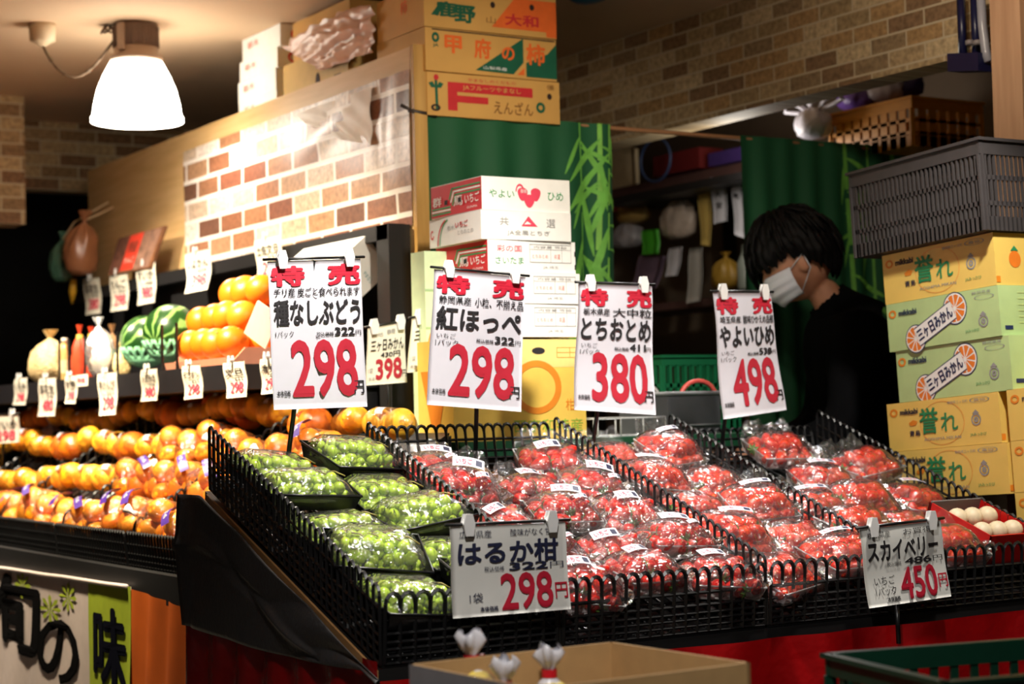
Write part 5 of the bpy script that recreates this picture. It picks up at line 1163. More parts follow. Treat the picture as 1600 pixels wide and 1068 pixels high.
# deep orange fruit heaped under the shelf
dp = None
for k, (px, py, X) in enumerate(((285, 632, 2.24), (312, 632, 2.24), (338, 634, 2.22), (300, 618, 2.28), (372, 640, 2.22), (390, 648, 2.20))):
    p = Vector(pl(px, py, 0, X)); p.z = max(p.z, zc(X)+0.05); lab = 'deep orange fruit under the black shelf, number %s from the left' % ['one', 'two', 'three', 'four', 'five', 'six'][k]
    lab = ['leftmost deep orange fruit heaped under the black shelf', 'second deep orange fruit from the left under the shelf', 'third deep orange fruit from the left under the shelf', 'deep orange fruit on top of the heap under the shelf', 'fourth deep orange fruit from the left under the shelf', 'rightmost deep orange fruit heaped under the shelf'][k]
    if dp is None: dp = thing('orange', lab, 'orange', p, (0.2, 0, 0), 'deep orange fruit under the shelf'); fruit_mb(0.047, 0.95).build('peel', DPO, dp); MB().lathe([(0.005, 0.042), (0.003, 0.044)], 8).build('stem_button', GST, dp)
    else: dup(dp, p, (rn.uniform(-1, 1), rn.uniform(-1, 1), 0), lab)
# tied bags in the far corner
for k, (px, py, lab) in enumerate(((80, 684, 'white topped tied vegetable bag at the far end of the citrus table'), (131, 682, 'small purple tied bag right of the white topped bag'))):
    p = pl(px, py, 0, 2.18); t = thing('tied_bag', lab, 'bag', p, (0, 0, 0), 'tied bags at the far end'); b = MB(); bag_mesh(b, (0, 0, 0), (0.05, (0.06, 0.03)[k], 0.05), 0.8, (0, -0.1*k), 0, 20+k, 0.1); b.build('bag', mat(('lilac_bag', 'plum_bag')[k], ((200, 176, 196), (130, 96, 120))[k], 0.35, 0.15), t)
# banner and orange cloth hung from the table front
def banner_place(px0, px1, pyt0, pyt1, X, wave):
    A, B = Vector(pl(px0, pyt0, 0, X)), Vector(pl(px1, pyt1, 0, X))
    def fn(u, v, d=0.0):
        p = A.lerp(B, u); p.z = p.z*(1-v)+0.06*v; p.x -= d+0.004+abs(0.012*math.sin(wave*u*PI+1.5*v)*(0.25+v))+0.003*math.sin(23*u+5*v); return p
    return fn
bf = banner_place(-95, 206, 872, 916, 1.655, 7)
bn = thing('cloth_banner', 'white cloth banner with black brush characters and a lime strip', 'banner', (1.66, 5.4, 0.3)); OBn = (1.66, 5.4, 0.3)
m = MB(); m.grid(lambda u, v: bf(u, v, 0), 90, 24); m.prism
def patch(m, f, u0, v0, u1, v1, mi, d): m.grid(lambda u, v: f(u0+(u1-u0)*u, v0+(v1-v0)*v, d), 16, 24, mi)
patch(m, bf, 0.835, 0.0, 1.0, 1.0, 1, 0.002); patch(m, bf, 0.0, 0.0, 0.33, 1.0, 2, 0.002)
m.text('旬', bf, (0.345, 0.02, 0.62, 0.42), 3, 0.06, 0.004); m.text('の', bf, (0.60, 0.20, 0.80, 0.50), 3, 0.03, 0.004); m.text('味', bf, (0.86, 0.10, 0.985, 0.46), 4, 0.05, 0.005)
for k in range(3):
    cu, cv = (0.52, 0.74, 0.66)[k], (0.07, 0.09, 0.16)[k]
    for a in range(8): m.prism([(cu, cv), (cu+0.035*math.cos(a*PI/4-0.2), cv+0.055*math.sin(a*PI/4-0.2)), (cu+0.045*math.cos(a*PI/4), cv+0.07*math.sin(a*PI/4)), (cu+0.035*math.cos(a*PI/4+0.2), cv+0.055*math.sin(a*PI/4+0.2))], bf, 0.003, 1)
m.build('cloth', [mat('banner_white', (196, 180, 172), 0.7, 0.05), mat('lime_cloth', (150, 166, 28), 0.7, 0.08), mat('banner_green', (40, 96, 56), 0.7, 0.08), mat('brush_black', (8, 7, 8), 0.9, spec=0.05), mat('brush_navy', (8, 9, 22), 0.9, spec=0.05)], bn, OBn)
rm = MB(); rm.tube([bf(0.03*k, 0.0, 0.004) for k in range(34)], 0.006, 6); rm.build('hem_cord', mat('banner_white', (196, 180, 172)), bn, OBn)
of = banner_place(204, 330, 917, 962, 1.662, 4)
m = MB(); m.grid(lambda u, v: of(u, v, 0), 50, 20); o = tag(m.build('orange_cloth', mat('orange_cloth', (190, 86, 14), 0.55, 0.15, 7)), 'plain orange cloth hung right of the white banner', 'cloth')

# ------------------------------------------------------------------ price cards
CLIP = mat('clip_plastic', (226, 226, 224), 0.25, 0.04)
def clip(name, parent, O_, p, up=Vector((0, 0, 1)), s=1.0, rt=Vector((1, 0, 0)), nr=Vector((0, -1, 0))):
    m = MB(); p = Vector(p)
    for k in (-1, 1): m.add([p+rt*s*a+nr*(0.004*k)+up*b*s for a, b in ((-0.006, -0.016), (0.006, -0.016), (0.009, 0.0), (0.005, 0.014), (-0.005, 0.014), (-0.009, 0.0))]+[p+rt*s*a+nr*(0.0075*k)+up*b*s for a, b in ((-0.006, -0.016), (0.006, -0.016), (0.009, 0.0), (0.005, 0.014), (-0.005, 0.014), (-0.009, 0.0))],
        [(0, 1, 2, 3, 4, 5), (11, 10, 9, 8, 7, 6)]+[(i, (i+1) % 6, 6+(i+1) % 6, 6+i) for i in range(6)])
    m.tube([p-rt*0.008*s, p+rt*0.008*s], 0.004*s, 8)
    return m.build(name, CLIP, parent, O_)
def price_card(label, cs, plane, lines, bulge=0.004, curl=0.0, bar=True, pole=None, mats=None, crease=False, group=None, clips=(0.14, 0.86)):
    pts = [Vector(pl(x, y, plane[0], plane[1])) for x, y in cs]
    place, nrm = quad_place(*pts, bulge=bulge, curl=curl)
    O_ = (pts[0]+pts[1])/2; t = thing('price_card', label, 'price card', O_, (0, 0, 0), group)
    m = MB()
    cr = (lambda u, v: nrm*0.004*(1 if abs(u-0.5) < 0.02 else 0)) if crease else (lambda u, v: Vector())
    m.grid(lambda u, v: place(u, v, -0.0012)-cr(u, v), 24, 24, 0, True, thick=tuple(-nrm*0.0008))
    for s, u0, v0, u1, v1, mi, bold in lines: m.text(s, place, (u0, v0, u1, v1), mi, bold, 0.0012)
    m.build('paper', mats or [PAPER, INK, RED, REDO, FAINT], t, O_)
    if bar:
        ru = (pts[1]-pts[0]).normalized(); b = MB(); b.tube([pts[0]-ru*0.012+nrm*0.002+Vector((0, 0, .004)), pts[1]+ru*0.010+nrm*0.002+Vector((0, 0, .004))], 0.0035, 6); b.build('crossbar', BLACKP, t, O_)
    for k in clips:
        p = place(k, 0.0, 0.004); clip('clip', t, O_, p+Vector((0, 0, 0.004)), nr=nrm, rt=(pts[1]-pts[0]).normalized(), s=(1.4 if bar else 0.9))
    if pole:
        b = MB(); q0 = (pts[0]+pts[1])/2-nrm*0.006 if pole[0] is None else Vector(pl(pole[0][0], pole[0][1], plane[0], plane[1]))-nrm*0.006
        q1 = Vector(pole[1]); b.tube([q0, q1], 0.0055, 8); b.build('pole', BLACKP, t, O_)
    return t
def big(origin, note, name, pack1, tax, price, namebox=(.04, .265, .97, .44), notes2=None):
    L = [('特', .02, .035, .38, .175, 2, .075), ('売', .62, .03, .985, .175, 2, .075), (name,)+namebox+(1, .045)]
    if note is None: L.append((origin, .05, .185, .97, .245, 1, .02))
    else: L += [(origin, .06, .19, .40, .245, 1, .02), (note, .44, .185, .98, .252, 1, .02)]
    if len(pack1) > 1: L += [(pack1[0], .06, .465, .26, .50, 1, 0.0), (pack1[1], .05, .512, .29, .555, 1, 0.0)]
    else: L += [(pack1[0], .05, .475, .24, .515, 1, 0.0)]
    L += [('税込価格', .48, .487, .67, .515, 1, 0.02), (tax, .68, .458, .90, .515, 1, .05), ('円', .91, .48, .97, .515, 1, 0.0),
          (price, .20, .535, .91, .925, 3, .04), ('円', .86, .82, .97, .91, 1, .03), ('本体価格', .04, .872, .18, .915, 1, .02)]
    return L
SG = 'large hanging price cards above the strawberry bins'
Q = lambda px, y, h=0.02: (pY(px, 700, y)[0], y, zb_(min(y, YB))+h)
price_card('big price card reading 種なしぶどう 298円 above the grape bin', [(418, 408), (563, 404), (574, 635), (428, 640)], (1, 3.80), big('チリ産 皮ごと食べられます', None, '種なしぶどう', ['1パック'], '322', '298'), 0.003, 0, True, ((492, 406), Vector(pY(447, 690, 3.81)) + Vector((0, 0, -0.06))), crease=True, group=SG)
price_card('big price card reading 紅ほっぺ 298円 in front of the white carton stack', [(679, 420), (821, 433), (814, 643), (667, 632)], (1, 3.80), big('静岡県産', '小粒、不揃え品', '紅ほっぺ', ['いちご', '1パック'], '322', '298'), 0.004, 0, True, (None, Vector(pY(742, 690, 3.81))+Vector((0, 0, -0.05))), group=SG)
price_card('big price card reading とちおとめ 380円 right of the white carton stack', [(904, 443), (1018, 447), (1024, 648), (897, 640)], (1, 3.80), big('栃木県産', '大中粒', 'とちおとめ', ['いちご', '1パック'], '411', '380'), 0.007, 0, True, (None, Vector(pY(922, 690, 3.81))+Vector((0, 0, -0.05))), group=SG)
price_card('big price card reading やよいひめ 498円 in front of the masked worker', [(1114, 457), (1203, 458), (1228, 640), (1130, 655)], (1, 3.80), big('埼玉県産', '酸味ひかえめ品種', 'やよいひめ', ['いちご', '1パック'], '538', '498'), 0.008, 0, True, (None, Vector(pY(1124, 690, 3.81))+Vector((0, 0, -0.05))), group=SG)
def low(origin, note, name, tax, price, pk, px):
    L = [(origin, .07, .05, .34, .135, 1, .01), (note, .50, .05, .86, .13, 1, .0), (name, .05, .17, .92, .43, 1, .05), ('税込価格', .27, .455, .44, .515, 1, .0), (tax, .48, .425, .82, .515, 1, .05), ('円', .84, .44, .96, .51, 1, .0),
         (price, .40, .54, .85, .955, 2, .035), ('円', .87, .68, .98, .86, 2, .02), ('本体価格', .22, .89, .37, .955, 1, .03)]
    for i, s in enumerate(pk): L.append((s, px[0], px[1]+0.14*i, px[2], px[1]+0.11+0.14*i, 1, .0))
    return L
SF = 'landscape price cards clipped on the front lattice'
NM = [PAPERW, INKB, RED, REDO, FAINT]
PC = mat('pale_card', (228, 228, 222), 0.5, 0.02)
price_card('landscape price card reading はるか柑 298円 on the front lattice', [(703, 823), (883, 815), (892, 951), (708, 966)], (1, 3.015), low('広島県産', '酸味がなく甘', 'はるか柑', '322', '298', ['1袋'], (.14, .74, .25)), 0.003, 0, True, None, [PC, INKB, RED, REDO, FAINT], group=SF)
price_card('landscape price card reading スカイベリー 450円 on the front lattice', [(1343, 827), (1469, 812), (1486, 931), (1358, 950)], (1, 3.015), low('栃木県産', 'お買得', 'スカイベリー', '486', '450', ['いちご', '1パック'], (.10, .62, .34)), 0.004, 0, True, ((1404, 940), (pY(1404, 1000, 3.017)[0], 3.017, pY(1404, 1005, 3.017)[2])), [PC, INK, RED, REDO, FAINT], group=SF)
def mid(name, tax, price): return [('静岡', .50, .07, .72, .16, 4, 0.02), ('産地', .10, .10, .40, .18, 4, 0.0), (name, .08, .23, .95, .43, 1, .03), (tax, .34, .45, .85, .55, 1, .03), (price, .22, .56, .88, .92, 3, .05), ('円', .88, .78, .98, .90, 1, 0), ('1袋', .04, .70, .16, .80, 4, 0), ('本体', .05, .86, .2, .93, 4, 0)]
SM = 'two mandarin price cards by the end of the black shelf'
price_card('cream price card reading 三ヶ日みかん 398円 beside the black shelf end', [(575, 513), (632, 503), (636, 597), (572, 602)], (1, 4.40), mid('三ヶ日みかん', '430円', '398'), 0.003, 0, True, ((604, 512), Vector(pY(612, 690, 4.42))+Vector((0, 0, -0.12))), [PAPERW, INK, RED, REDO, FAINT], group=SM)
price_card('half hidden cream price card reading 三ヶ日 322 behind the 紅ほっぺ card', [(644, 498), (712, 484), (708, 576), (636, 582)], (1, 4.30), mid('三ヶ日みかん', '351円', '325'), 0.003, 0, True, (None, Vector(pY(680, 690, 4.32))+Vector((0, 0, -0.12))), [PAPERW, INK, RED, REDO, FAINT], group=SM)
# small cards hung on the black shelf: names can hardly be read, prices in red
def small(name, price, seed):
    r = random.Random(seed)
    return [('特売' if r.random() < .5 else '産地', .12, .05, .40, .13, 4, 0), (name, .10, .18, .92, .42, 1, .02), ('税込', .2, .47, .45, .53, 4, 0), (str(int(int(price)*1.08)), .5, .45, .85, .54, 1, .02), (price, .28, .57, .88, .88, 3, .03), ('円', .88, .78, .97, .87, 1, 0), ('1袋', .05, .80, .2, .87, 4, 0)]
UPC = [([(130, 436), (156, 433), (158, 489), (134, 492)], '落花生', '380', 'far small price card under the picture card, leftmost of the upper row'),
       ([(172, 428), (200, 424), (200, 483), (173, 487)], 'りんご', '298', 'second small price card of the upper row, below the red picture card'),
       ([(213, 414), (243, 409), (242, 472), (215, 477)], 'すいか', '980', 'third small price card of the upper row, above the watermelons'),
       ([(289, 397), (328, 388), (333, 452), (297, 459)], 'いよかん', '398', 'curled small price card above the orange pile'),
       ([(397, 374), (439, 366), (440, 434), (402, 440)], '土佐文旦', '298', 'small price card over the pile, left of the tilted white carton')]
for k, (cs, nme, prc, lab) in enumerate(UPC):
    price_card(lab, cs, (0, 2.435 if k < 4 else 2.43), small(nme, prc, k), 0.006, -0.0 if k != 3 else 0.02, False, None, [PAPERW, INK, RED, PINK, FAINT], group='small price cards on the upper rail', clips=(0.5,))
LOC = [([(23, 591), (43, 589), (40, 632), (20, 632)], 'くるみ', '298', 'small price card at the far left end of the lower shelf edge'),
       ([(61, 590), (88, 589), (86, 649), (59, 650)], '落花生', '480', 'long small price card under the cream nut bag'),
       ([(102, 587), (121, 586), (118, 630), (101, 630)], '甘栗', '398', 'short small price card under the pale bottle'),
       ([(152, 583), (183, 580), (181, 647), (155, 649)], '芋けんぴ', '298', 'long small price card under the clear bag of fried pieces'),
       ([(220, 577), (246, 575), (246, 625), (220, 627)], '小玉西瓜', '980', 'small price card under the two watermelons'),
       ([(284, 571), (313, 569), (317, 621), (288, 624)], 'デコポン', '298', 'small price card under the left part of the orange pile'),
       ([(348, 566), (382, 563), (386, 619), (354, 622)], '文旦', '298', 'small price card under the right part of the orange pile'),
       ([(406, 560), (436, 557), (438, 613), (408, 616)], '清見', '298', 'small price card on the shelf edge half behind the grape card')]
for k, (cs, nme, prc, lab) in enumerate(LOC):
    price_card(lab, cs, (0, XF-0.004), small(nme, prc, 20+k), 0.005, 0.0, False, None, [PAPERW, INK, RED, PINK, FAINT], group='small price cards on the lower shelf edge', clips=(0.5,))
q = [Vector(pl(*c, 0, XF-0.002)) for c in ((118, 586), (137, 584), (137, 602), (118, 604))]
place, nrm = quad_place(*q); m = MB(); m.grid(lambda u, v: place(u, v, 0), 4, 4, 0, False, thick=tuple(-nrm*0.001)); m.text('特価', place, (.2, .25, .8, .75), 1, 0.02, 0.0012)
tag(m.build('shelf_tag', [PAPERW, PINK]), 'tiny square white tag on the lower shelf edge beside a short price card', 'tag')
price_card('faded price card with red figures at the left edge, over the citrus bins', [(-22, 650), (29, 648), (30, 690), (-22, 694)], (0, 1.93), [('すいか', .3, .2, .95, .5, 1, .02), ('298', .35, .55, .9, .92, 3, .03)], 0.003, 0, True, ((4, 650), Vector(pl(4, 740, 0, 1.95))), [PAPERW, INK, RED, PINK, FAINT])

# ------------------------------------------------------------------ the worker: bowed head, white mask, black jacket
Hc = Vector(pY(1243, 408, 4.2))
fd = Vector((-0.85, 0.527, 0)).normalized(); ld = Vector((-fd.y, fd.x, 0)); ud = Vector((0, 0, 1))
SK = mat('skin', (206, 148, 116), 0.5, 0.05, 30, sub=0.08); HAIRM = mat('black_hair', (9, 7, 7), 0.6, 0.3, 120, spec=0.2); JK = mat('black_jacket', (9, 9, 11), 0.95, 0.15, 30, spec=0.1); TR = mat('dark_trousers', (22, 24, 32), 0.8)
pit = R(24); hf = (fd*math.cos(pit)-ud*math.sin(pit)).normalized(); hu = (ud*math.cos(pit)+fd*math.sin(pit)).normalized()
HM = frame_matrix(Hc, hf, ld, hu)     # head frame: x out of the face, y to its left, z to the crown
HS = 1.03
def head_fn(d):
    k = 1.0
    g = lambda ax, ay, az, s: math.exp(-((d.x-ax)**2+(d.y-ay)**2+(d.z-az)**2)/s)
    k += 0.22*g(0.97, 0, -0.24, 0.010)+0.12*g(0.99, 0, -0.10, 0.012)      # nose
    k += 0.05*g(0.9, 0.3, 0.25, 0.05)+0.05*g(0.9, -0.3, 0.25, 0.05)      # brow
    k -= 0.06*g(0.92, 0.38, 0.04, 0.02)+0.06*g(0.92, -0.38, 0.04, 0.02)  # eye sockets
    k += 0.06*g(0.85, 0, -0.52, 0.02)+0.10*g(0.70, 0, -0.80, 0.05)        # lips, chin
    k -= 0.10*g(0.5, 0.75, -0.6, 0.12)+0.10*g(0.5, -0.75, -0.6, 0.12)     # jaw taper
    k -= 0.12*g(-0.4, 0, -0.95, 0.2)
    k += 0.16*g(0.05, 0.99, -0.12, 0.012)+0.16*g(0.05, -0.99, -0.12, 0.012)  # ears' roots
    return k
def skinned(verts, edges, radii, root=0, sub=2):
    me = bpy.data.meshes.new('s'); me.from_pydata([Vector(v) for v in verts], edges, []); o = bpy.data.objects.new('s', me); C.objects.link(o)
    sm = o.modifiers.new('skin', 'SKIN'); sm.use_smooth_shade = True
    for i, r in enumerate(radii): me.skin_vertices[0].data[i].radius = (r, r) if not isinstance(r, tuple) else r
    me.skin_vertices[0].data[root].use_root = True
    ss = o.modifiers.new('sub', 'SUBSURF'); ss.levels = sub; ss.render_levels = sub
    dg = bpy.context.evaluated_depsgraph_get(); m2 = bpy.data.meshes.new_from_object(o.evaluated_get(dg))
    vs = [v.co.copy() for v in m2.vertices]; fs = [tuple(p.vertices) for p in m2.polygons]; bpy.data.objects.remove(o); return vs, fs
nb = Hc-hf*0.035-hu*0.14                                  # top of the neck
nk = nb-fd*0.035-ud*0.042; ch_ = nk-fd*0.03-ud*0.15; pv = Vector((nk.x-fd.x*0.13, nk.y-fd.y*0.13, 0.88)); wa = ch_.lerp(pv, 0.55)
V = [pv, wa, ch_, nk, nb, nb+hu*0.06]; E_ = [(0, 1), (1, 2), (2, 3), (3, 4), (4, 5)]; Rr_ = [0.13, 0.125, 0.13, 0.062, 0.052, 0.05]
JV, JE, JR = [pv-ud*0.05, wa, ch_, nk-ud*0.03, nk.lerp(nb, 0.55)], [(0, 1), (1, 2), (2, 3), (3, 4)], [0.165, 0.155, 0.165, 0.125, 0.070]
hands = []
for s in (1, -1):
    sh = ch_+ld*0.17*s+ud*0.07; el = sh+ld*0.05*s-ud*0.27+fd*0.06; wr = el+fd*0.20-ud*0.06-ld*0.05*s; pm_ = wr+fd*0.075-ud*0.02
    i = len(V); V += [sh, el, wr, pm_]; E_ += [(2, i), (i, i+1), (i+1, i+2), (i+2, i+3)]; Rr_ += [0.055, 0.040, 0.026, 0.030]
    j = len(JV); JV += [sh, el, wr-fd*0.02]; JE += [(2, j), (j, j+1), (j+1, j+2)]; JR += [0.100, 0.066, 0.050]; hands.append((s, wr, pm_))
    hp_ = pv+ld*0.085*s; kn = hp_-ud*0.42+fd*0.03; an = kn-ud*0.385-fd*0.03; to = Vector((an.x, an.y, 0.035))+fd*0.11
    i = len(V); V += [hp_, kn, Vector((an.x, an.y, 0.07)), to]; E_ += [(0, i), (i, i+1), (i+1, i+2), (i+2, i+3)]; Rr_ += [0.09, 0.06, 0.038, 0.035]
bv, bfc = skinned(V, E_, Rr_)
bm_ = MB(); bm_.add(bv, bfc, 0, True)
hmB = MB(); hmB.ball((0, 0, 0), (0.100*HS, 0.077*HS, 0.118*HS), 64, 48, fn=head_fn)
for s in (1, -1):
    hmB.ball((-0.004, 0.082*HS*s, -0.012), (0.020, 0.009, 0.032), 16, 12)      # ear
for v in hmB.v: pass
bm_.add([HM @ Vector(v) for v in hmB.v], hmB.f, 0, True)
for (s, wr, pm_) in hands:
    fwd = (pm_-wr).normalized(); sd = fwd.cross(ud).normalized()*s
    for k, (off, L) in enumerate(((-0.026, 0.068), (-0.009, 0.080), (0.009, 0.074), (0.026, 0.058))):
        b0 = pm_+sd*off; vs, fs = skinned([b0-fwd*0.02, b0+fwd*0.02, b0+fwd*(0.02+L*0.5)-ud*0.012, b0+fwd*(0.02+L*0.75)-ud*0.034, b0+fwd*(0.02+L*0.85)-ud*0.052], [(0, 1), (1, 2), (2, 3), (3, 4)], [0.010, 0.009, 0.0085, 0.008, 0.0065], 0, 1); bm_.add(vs, fs, 0, True)
    b0 = wr+fwd*0.03-sd*0.02; vs, fs = skinned([b0, b0-sd*0.030+fwd*0.022-ud*0.01, b0-sd*0.034+fwd*0.052-ud*0.03], [(0, 1), (1, 2)], [0.012, 0.010, 0.0075], 0, 1); bm_.add(vs, fs, 0, True)
def remesh(o, vox):
    r = o.modifiers.new('r', 'REMESH'); r.mode = 'VOXEL'; r.voxel_size = vox; r.use_smooth_shade = True
    s_ = o.modifiers.new('sm', 'SMOOTH'); s_.iterations = 2; s_.factor = 0.5
    dg = bpy.context.evaluated_depsgraph_get(); me = bpy.data.meshes.new_from_object(o.evaluated_get(dg)); o.modifiers.clear(); o.data = me
    return o
PO = (pv.x, pv.y, 0.0)
person = bm_.build('person', SK, None, PO); remesh(person, 0.0065); person.data.materials.clear(); person.data.materials.append(SK)
tag(person, 'worker with black hair and white mask, bowed, black jacket, behind the bins', 'person')
jv, jf = skinned(JV, JE, JR); jm = MB(); jm.add(jv, jf, 0, True)
cq = nk.lerp(nb, 0.62); cax = (nb-nk).normalized(); c1_ = cax.orthogonal().normalized(); c2_ = cax.cross(c1_)
jm.lathe([(0.125, -0.075), (0.105, -0.035), (0.084, 0.005), (0.070, 0.04), (0.067, 0.058), (0.060, 0.058), (0.058, 0.03)], 28, 0, frame_matrix(nk, c1_, c2_, cax))
jk = jm.build('jacket', JK, person, PO); remesh(jk, 0.010); jk.data.materials.clear(); jk.data.materials.append(JK)
tv, te, trr = [pv-ud*0.02], [], [0.145]
for s in (1, -1):
    hp_ = pv+ld*0.09*s-ud*0.06; kn = hp_-ud*0.37+fd*0.03; an = Vector((kn.x-fd.x*0.03, kn.y-fd.y*0.03, 0.09)); i = len(tv); tv += [hp_, kn, an]; te += [(0, i), (i, i+1), (i+1, i+2)]; trr += [0.105, 0.078, 0.064]
vs, fs = skinned(tv, te, trr); m = MB(); m.add(vs, fs, 0, True); m.build('trousers', TR, person, PO)
for s in (1, -1):
    hp_ = pv+ld*0.09*s; a = Vector((hp_.x, hp_.y, 0)); m = MB(); m.ball(a+fd*0.06+ud*0.045, (0.13, 0.05, 0.045), 16, 10, M=Matrix.Rotation(math.atan2(fd.y, fd.x), 3, 'Z')); m.build('shoe', mat('black_shoe', (14, 14, 16), 0.4), person, PO)
# hair: full cap with uneven tufts over forehead, sides and nape
def hair_fn(u, v):
    ph = 2*PI*u; c = math.cos(ph)                       # 1 in front
    lim = 1.64-0.10*c+0.62*max(0, -c)+0.10*math.exp(-((abs(math.atan2(math.sin(ph), c))-1.25)/0.25)**2)*-1.2
    lim += 0.05*math.sin(ph*23)+0.04*math.sin(ph*41+1)
    th = lim*v
    d = Vector((math.sin(th)*math.cos(ph), math.sin(th)*math.sin(ph), math.cos(th)))
    f = 1.0+0.035*noise.noise(d*7)+0.05*noise.noise(d*3.2+Vector((5, 0, 0)))+0.012*math.sin(ph*36+3*th)
    f *= 1+0.04*math.sin(PI*v)
    tip = 1.0-0.10*max(0, v-0.86)/0.14
    return HM @ Vector((d.x*0.132*HS*f*tip-0.004, d.y*0.102*HS*f*tip, d.z*0.146*HS*f+0.010))
m = MB(); m.grid(hair_fn, 160, 40)
rn = random.Random(3)
for k in range(130):                                    # loose locks
    ph = rn.uniform(0, 2*PI); th = rn.uniform(0.2, 1.5); L = rn.uniform(0.04, 0.075); pts = []
    for i in range(6):
        t = th+L*i/5/0.12; d = Vector((math.sin(t)*math.cos(ph), math.sin(t)*math.sin(ph), math.cos(t))); r_ = 1.03+0.03*i/5+0.03*rn.random()
        pts.append(HM @ Vector((d.x*0.134*HS*r_-0.004, d.y*0.104*HS*r_, d.z*0.148*HS*r_+0.010)))
    if abs(ph-PI/2) < 0.5 and th > 1.0: continue
    m.tube(pts, [0.007, 0.0085, 0.008, 0.006, 0.004, 0.0015], 5)
m.build('hair', HAIRM, person, PO)
MK = mat('mask_white', (232, 236, 246), 0.7, 0.03, 20)
def mask_fn(u, v):
    a = (u-0.5)*2.35; z = -0.010-0.100*v; w_ = 0.112-0.018*abs(2*v-0.75)**2
    r_ = w_*HS*(1+0.10*math.exp(-(a/0.55)**2)*math.sin(PI*(0.25+0.6*v))); pl_ = 0.0022*math.sin(v*PI*7)*math.exp(-(a/1.2)**2)
    return HM @ Vector(((r_+pl_)*math.cos(a)-0.004, (r_*0.80+pl_)*math.sin(a), z*HS*(1-0.16*abs(math.sin(a)))))
m = MB(); m.grid(mask_fn, 40, 28, thick=(0, 0, 0.001)); mk = m.build('face_mask', MK, person, PO)
for s in (1, -1):
    e = HM @ Vector((-0.012, 0.094*HS*s, 0.012)); a = mask_fn(1.0 if s > 0 else 0.0, 0.08); b = mask_fn(1.0 if s > 0 else 0.0, 0.92); e2 = HM @ Vector((-0.016, 0.094*HS*s, -0.035))
    m = MB(); m.tube([a, a.lerp(e, 0.6)+ld*0.004*s, e, e2, b.lerp(e2, 0.5)+ld*0.004*s, b], 0.0018, 5); m.build('ear_loop', MK, mk, PO) if False else m.build('ear_loop', MK, person, PO)
for s in (1, -1):
    m = MB(); c = HM @ Vector((0.088*HS, 0.033*HS*s, 0.010)); m.ball(c, 0.012, 12, 8); m.build('eye', mat('eye_dark', (30, 22, 20), 0.3), person, PO)

# ------------------------------------------------------------------ stored goods seen through the gap between the curtains
XR = 4.35
sr = thing('storage_rack', 'dark storage rack with a sloping red edged plank, behind the curtain gap', 'rack', (XR, 5.9, 0)); OR_ = (XR, 5.9, 0)
def rp_(px, py, X=XR): return Vector(pl(px, py, 0, X))
z1 = rp_(1085, 268).z; z2 = rp_(1060, 470).z
for nm, z, th in (('upper_plank', z1, 0.04), ('lower_plank', z2, 0.03)): MB().box((XR+0.15, 5.8, z-th/2), (0.28, 1.9, th)).build(nm, mat('plank_dark', (90, 62, 58), 0.6, 0.1), sr, OR_)
for y in (4.95, 6.7): MB().box((XR+0.24, y, z1/2-0.02), (0.05, 0.05, z1-0.04)).build('post', BLACKM, sr, OR_)
MB().box((XR-0.0, 5.8, z1-0.075), (0.02, 1.85, 0.05)).build('red_edge', mat('maroon', (110, 26, 26), 0.6), sr, OR_)
lamp('recess_light', 'POINT', (4.05, 5.0, 2.0), None, 4.6, (1.0, 0.93, 0.82), 0.08)
GH = 'goods hanging in the storage recess'
def slab(name, label, cat, quad, X, m, th=0.01, group=None, d=0.0, prints=()):
    q = [rp_(*c, X) for c in quad]; place, nrm = quad_place(*q, bulge=0.006); b = MB(); b.grid(lambda u, v: place(u, v, 0), 8, 8, 0, True, thick=tuple(-nrm*th))
    for t_, bx in prints: b.text(t_, place, bx, 1, 0.03, 0.002)
    return tag(b.build(name, [m, INK]), label, cat, group)
slab('poster', 'tall white printed poster hanging in the recess left of the right curtain', 'poster', [(1110, 277), (1131, 276), (1136, 345), (1116, 350)], XR-0.08, PAPER, 0.004, GH, 0, [('大', (.3, .3, .75, .45)), ('安', (.3, .55, .75, .7))])
slab('poster', 'narrow white printed poster at the edge of the right curtain', 'poster', [(1143, 280), (1157, 279), (1164, 372), (1148, 366)], XR-0.08, PAPER, 0.004, GH, 0, [('売', (.2, .25, .8, .35))])
slab('paper_roll', 'strip of manila paper hanging in the recess beside the white poster', 'paper', [(1090, 296), (1109, 294), (1109, 384), (1096, 382)], XR-0.07, mat('manila', (186, 158, 84), 0.7), 0.006, GH)
slab('white_card_strip', 'white card hanging below the pale bag in the recess', 'card', [(1046, 388), (1066, 385), (1058, 430), (1040, 432)], XR-0.07, PAPER, 0.004, GH)
slab('white_card_strip', 'long grey paper strip hanging in the recess', 'card', [(1078, 388), (1097, 386), (1094, 470), (1073, 474)], XR-0.07, mat('grey_paper', (170, 166, 160), 0.7), 0.004, GH)
slab('purple_folder', 'greyish purple folder standing in the recess under the green packet', 'folder', [(1000, 398), (1036, 400), (1020, 450), (988, 446)], XR-0.06, mat('grey_purple', (112, 92, 112), 0.6), 0.02, GH)
slab('cream_panel', 'brightly lit cream panel at the left side of the curtain gap', 'panel', [(948, 222), (992, 232), (992, 330), (948, 330)], XR+0.02, mat('cream_panel', (232, 214, 176), 0.6), 0.02, GH)
bag('storage_bag', 'pale crumpled plastic bag hanging in the storage recess', 1060, 340, XR-0.02, (0.05, 0.10, 0.085), mat('pale_bag', (178, 162, 150), 0.45, 0.2, 20, bump=0.4), 31, (0, -0.1), 0.3, GH)
bag('storage_bag', 'ochre bag at the left of the storage recess', 990, 330, XR-0.02, (0.05, 0.10, 0.05), mat('ochre_bag', (160, 130, 72), 0.5, 0.2, 20), 32, (0, 0), 0.1, GH)
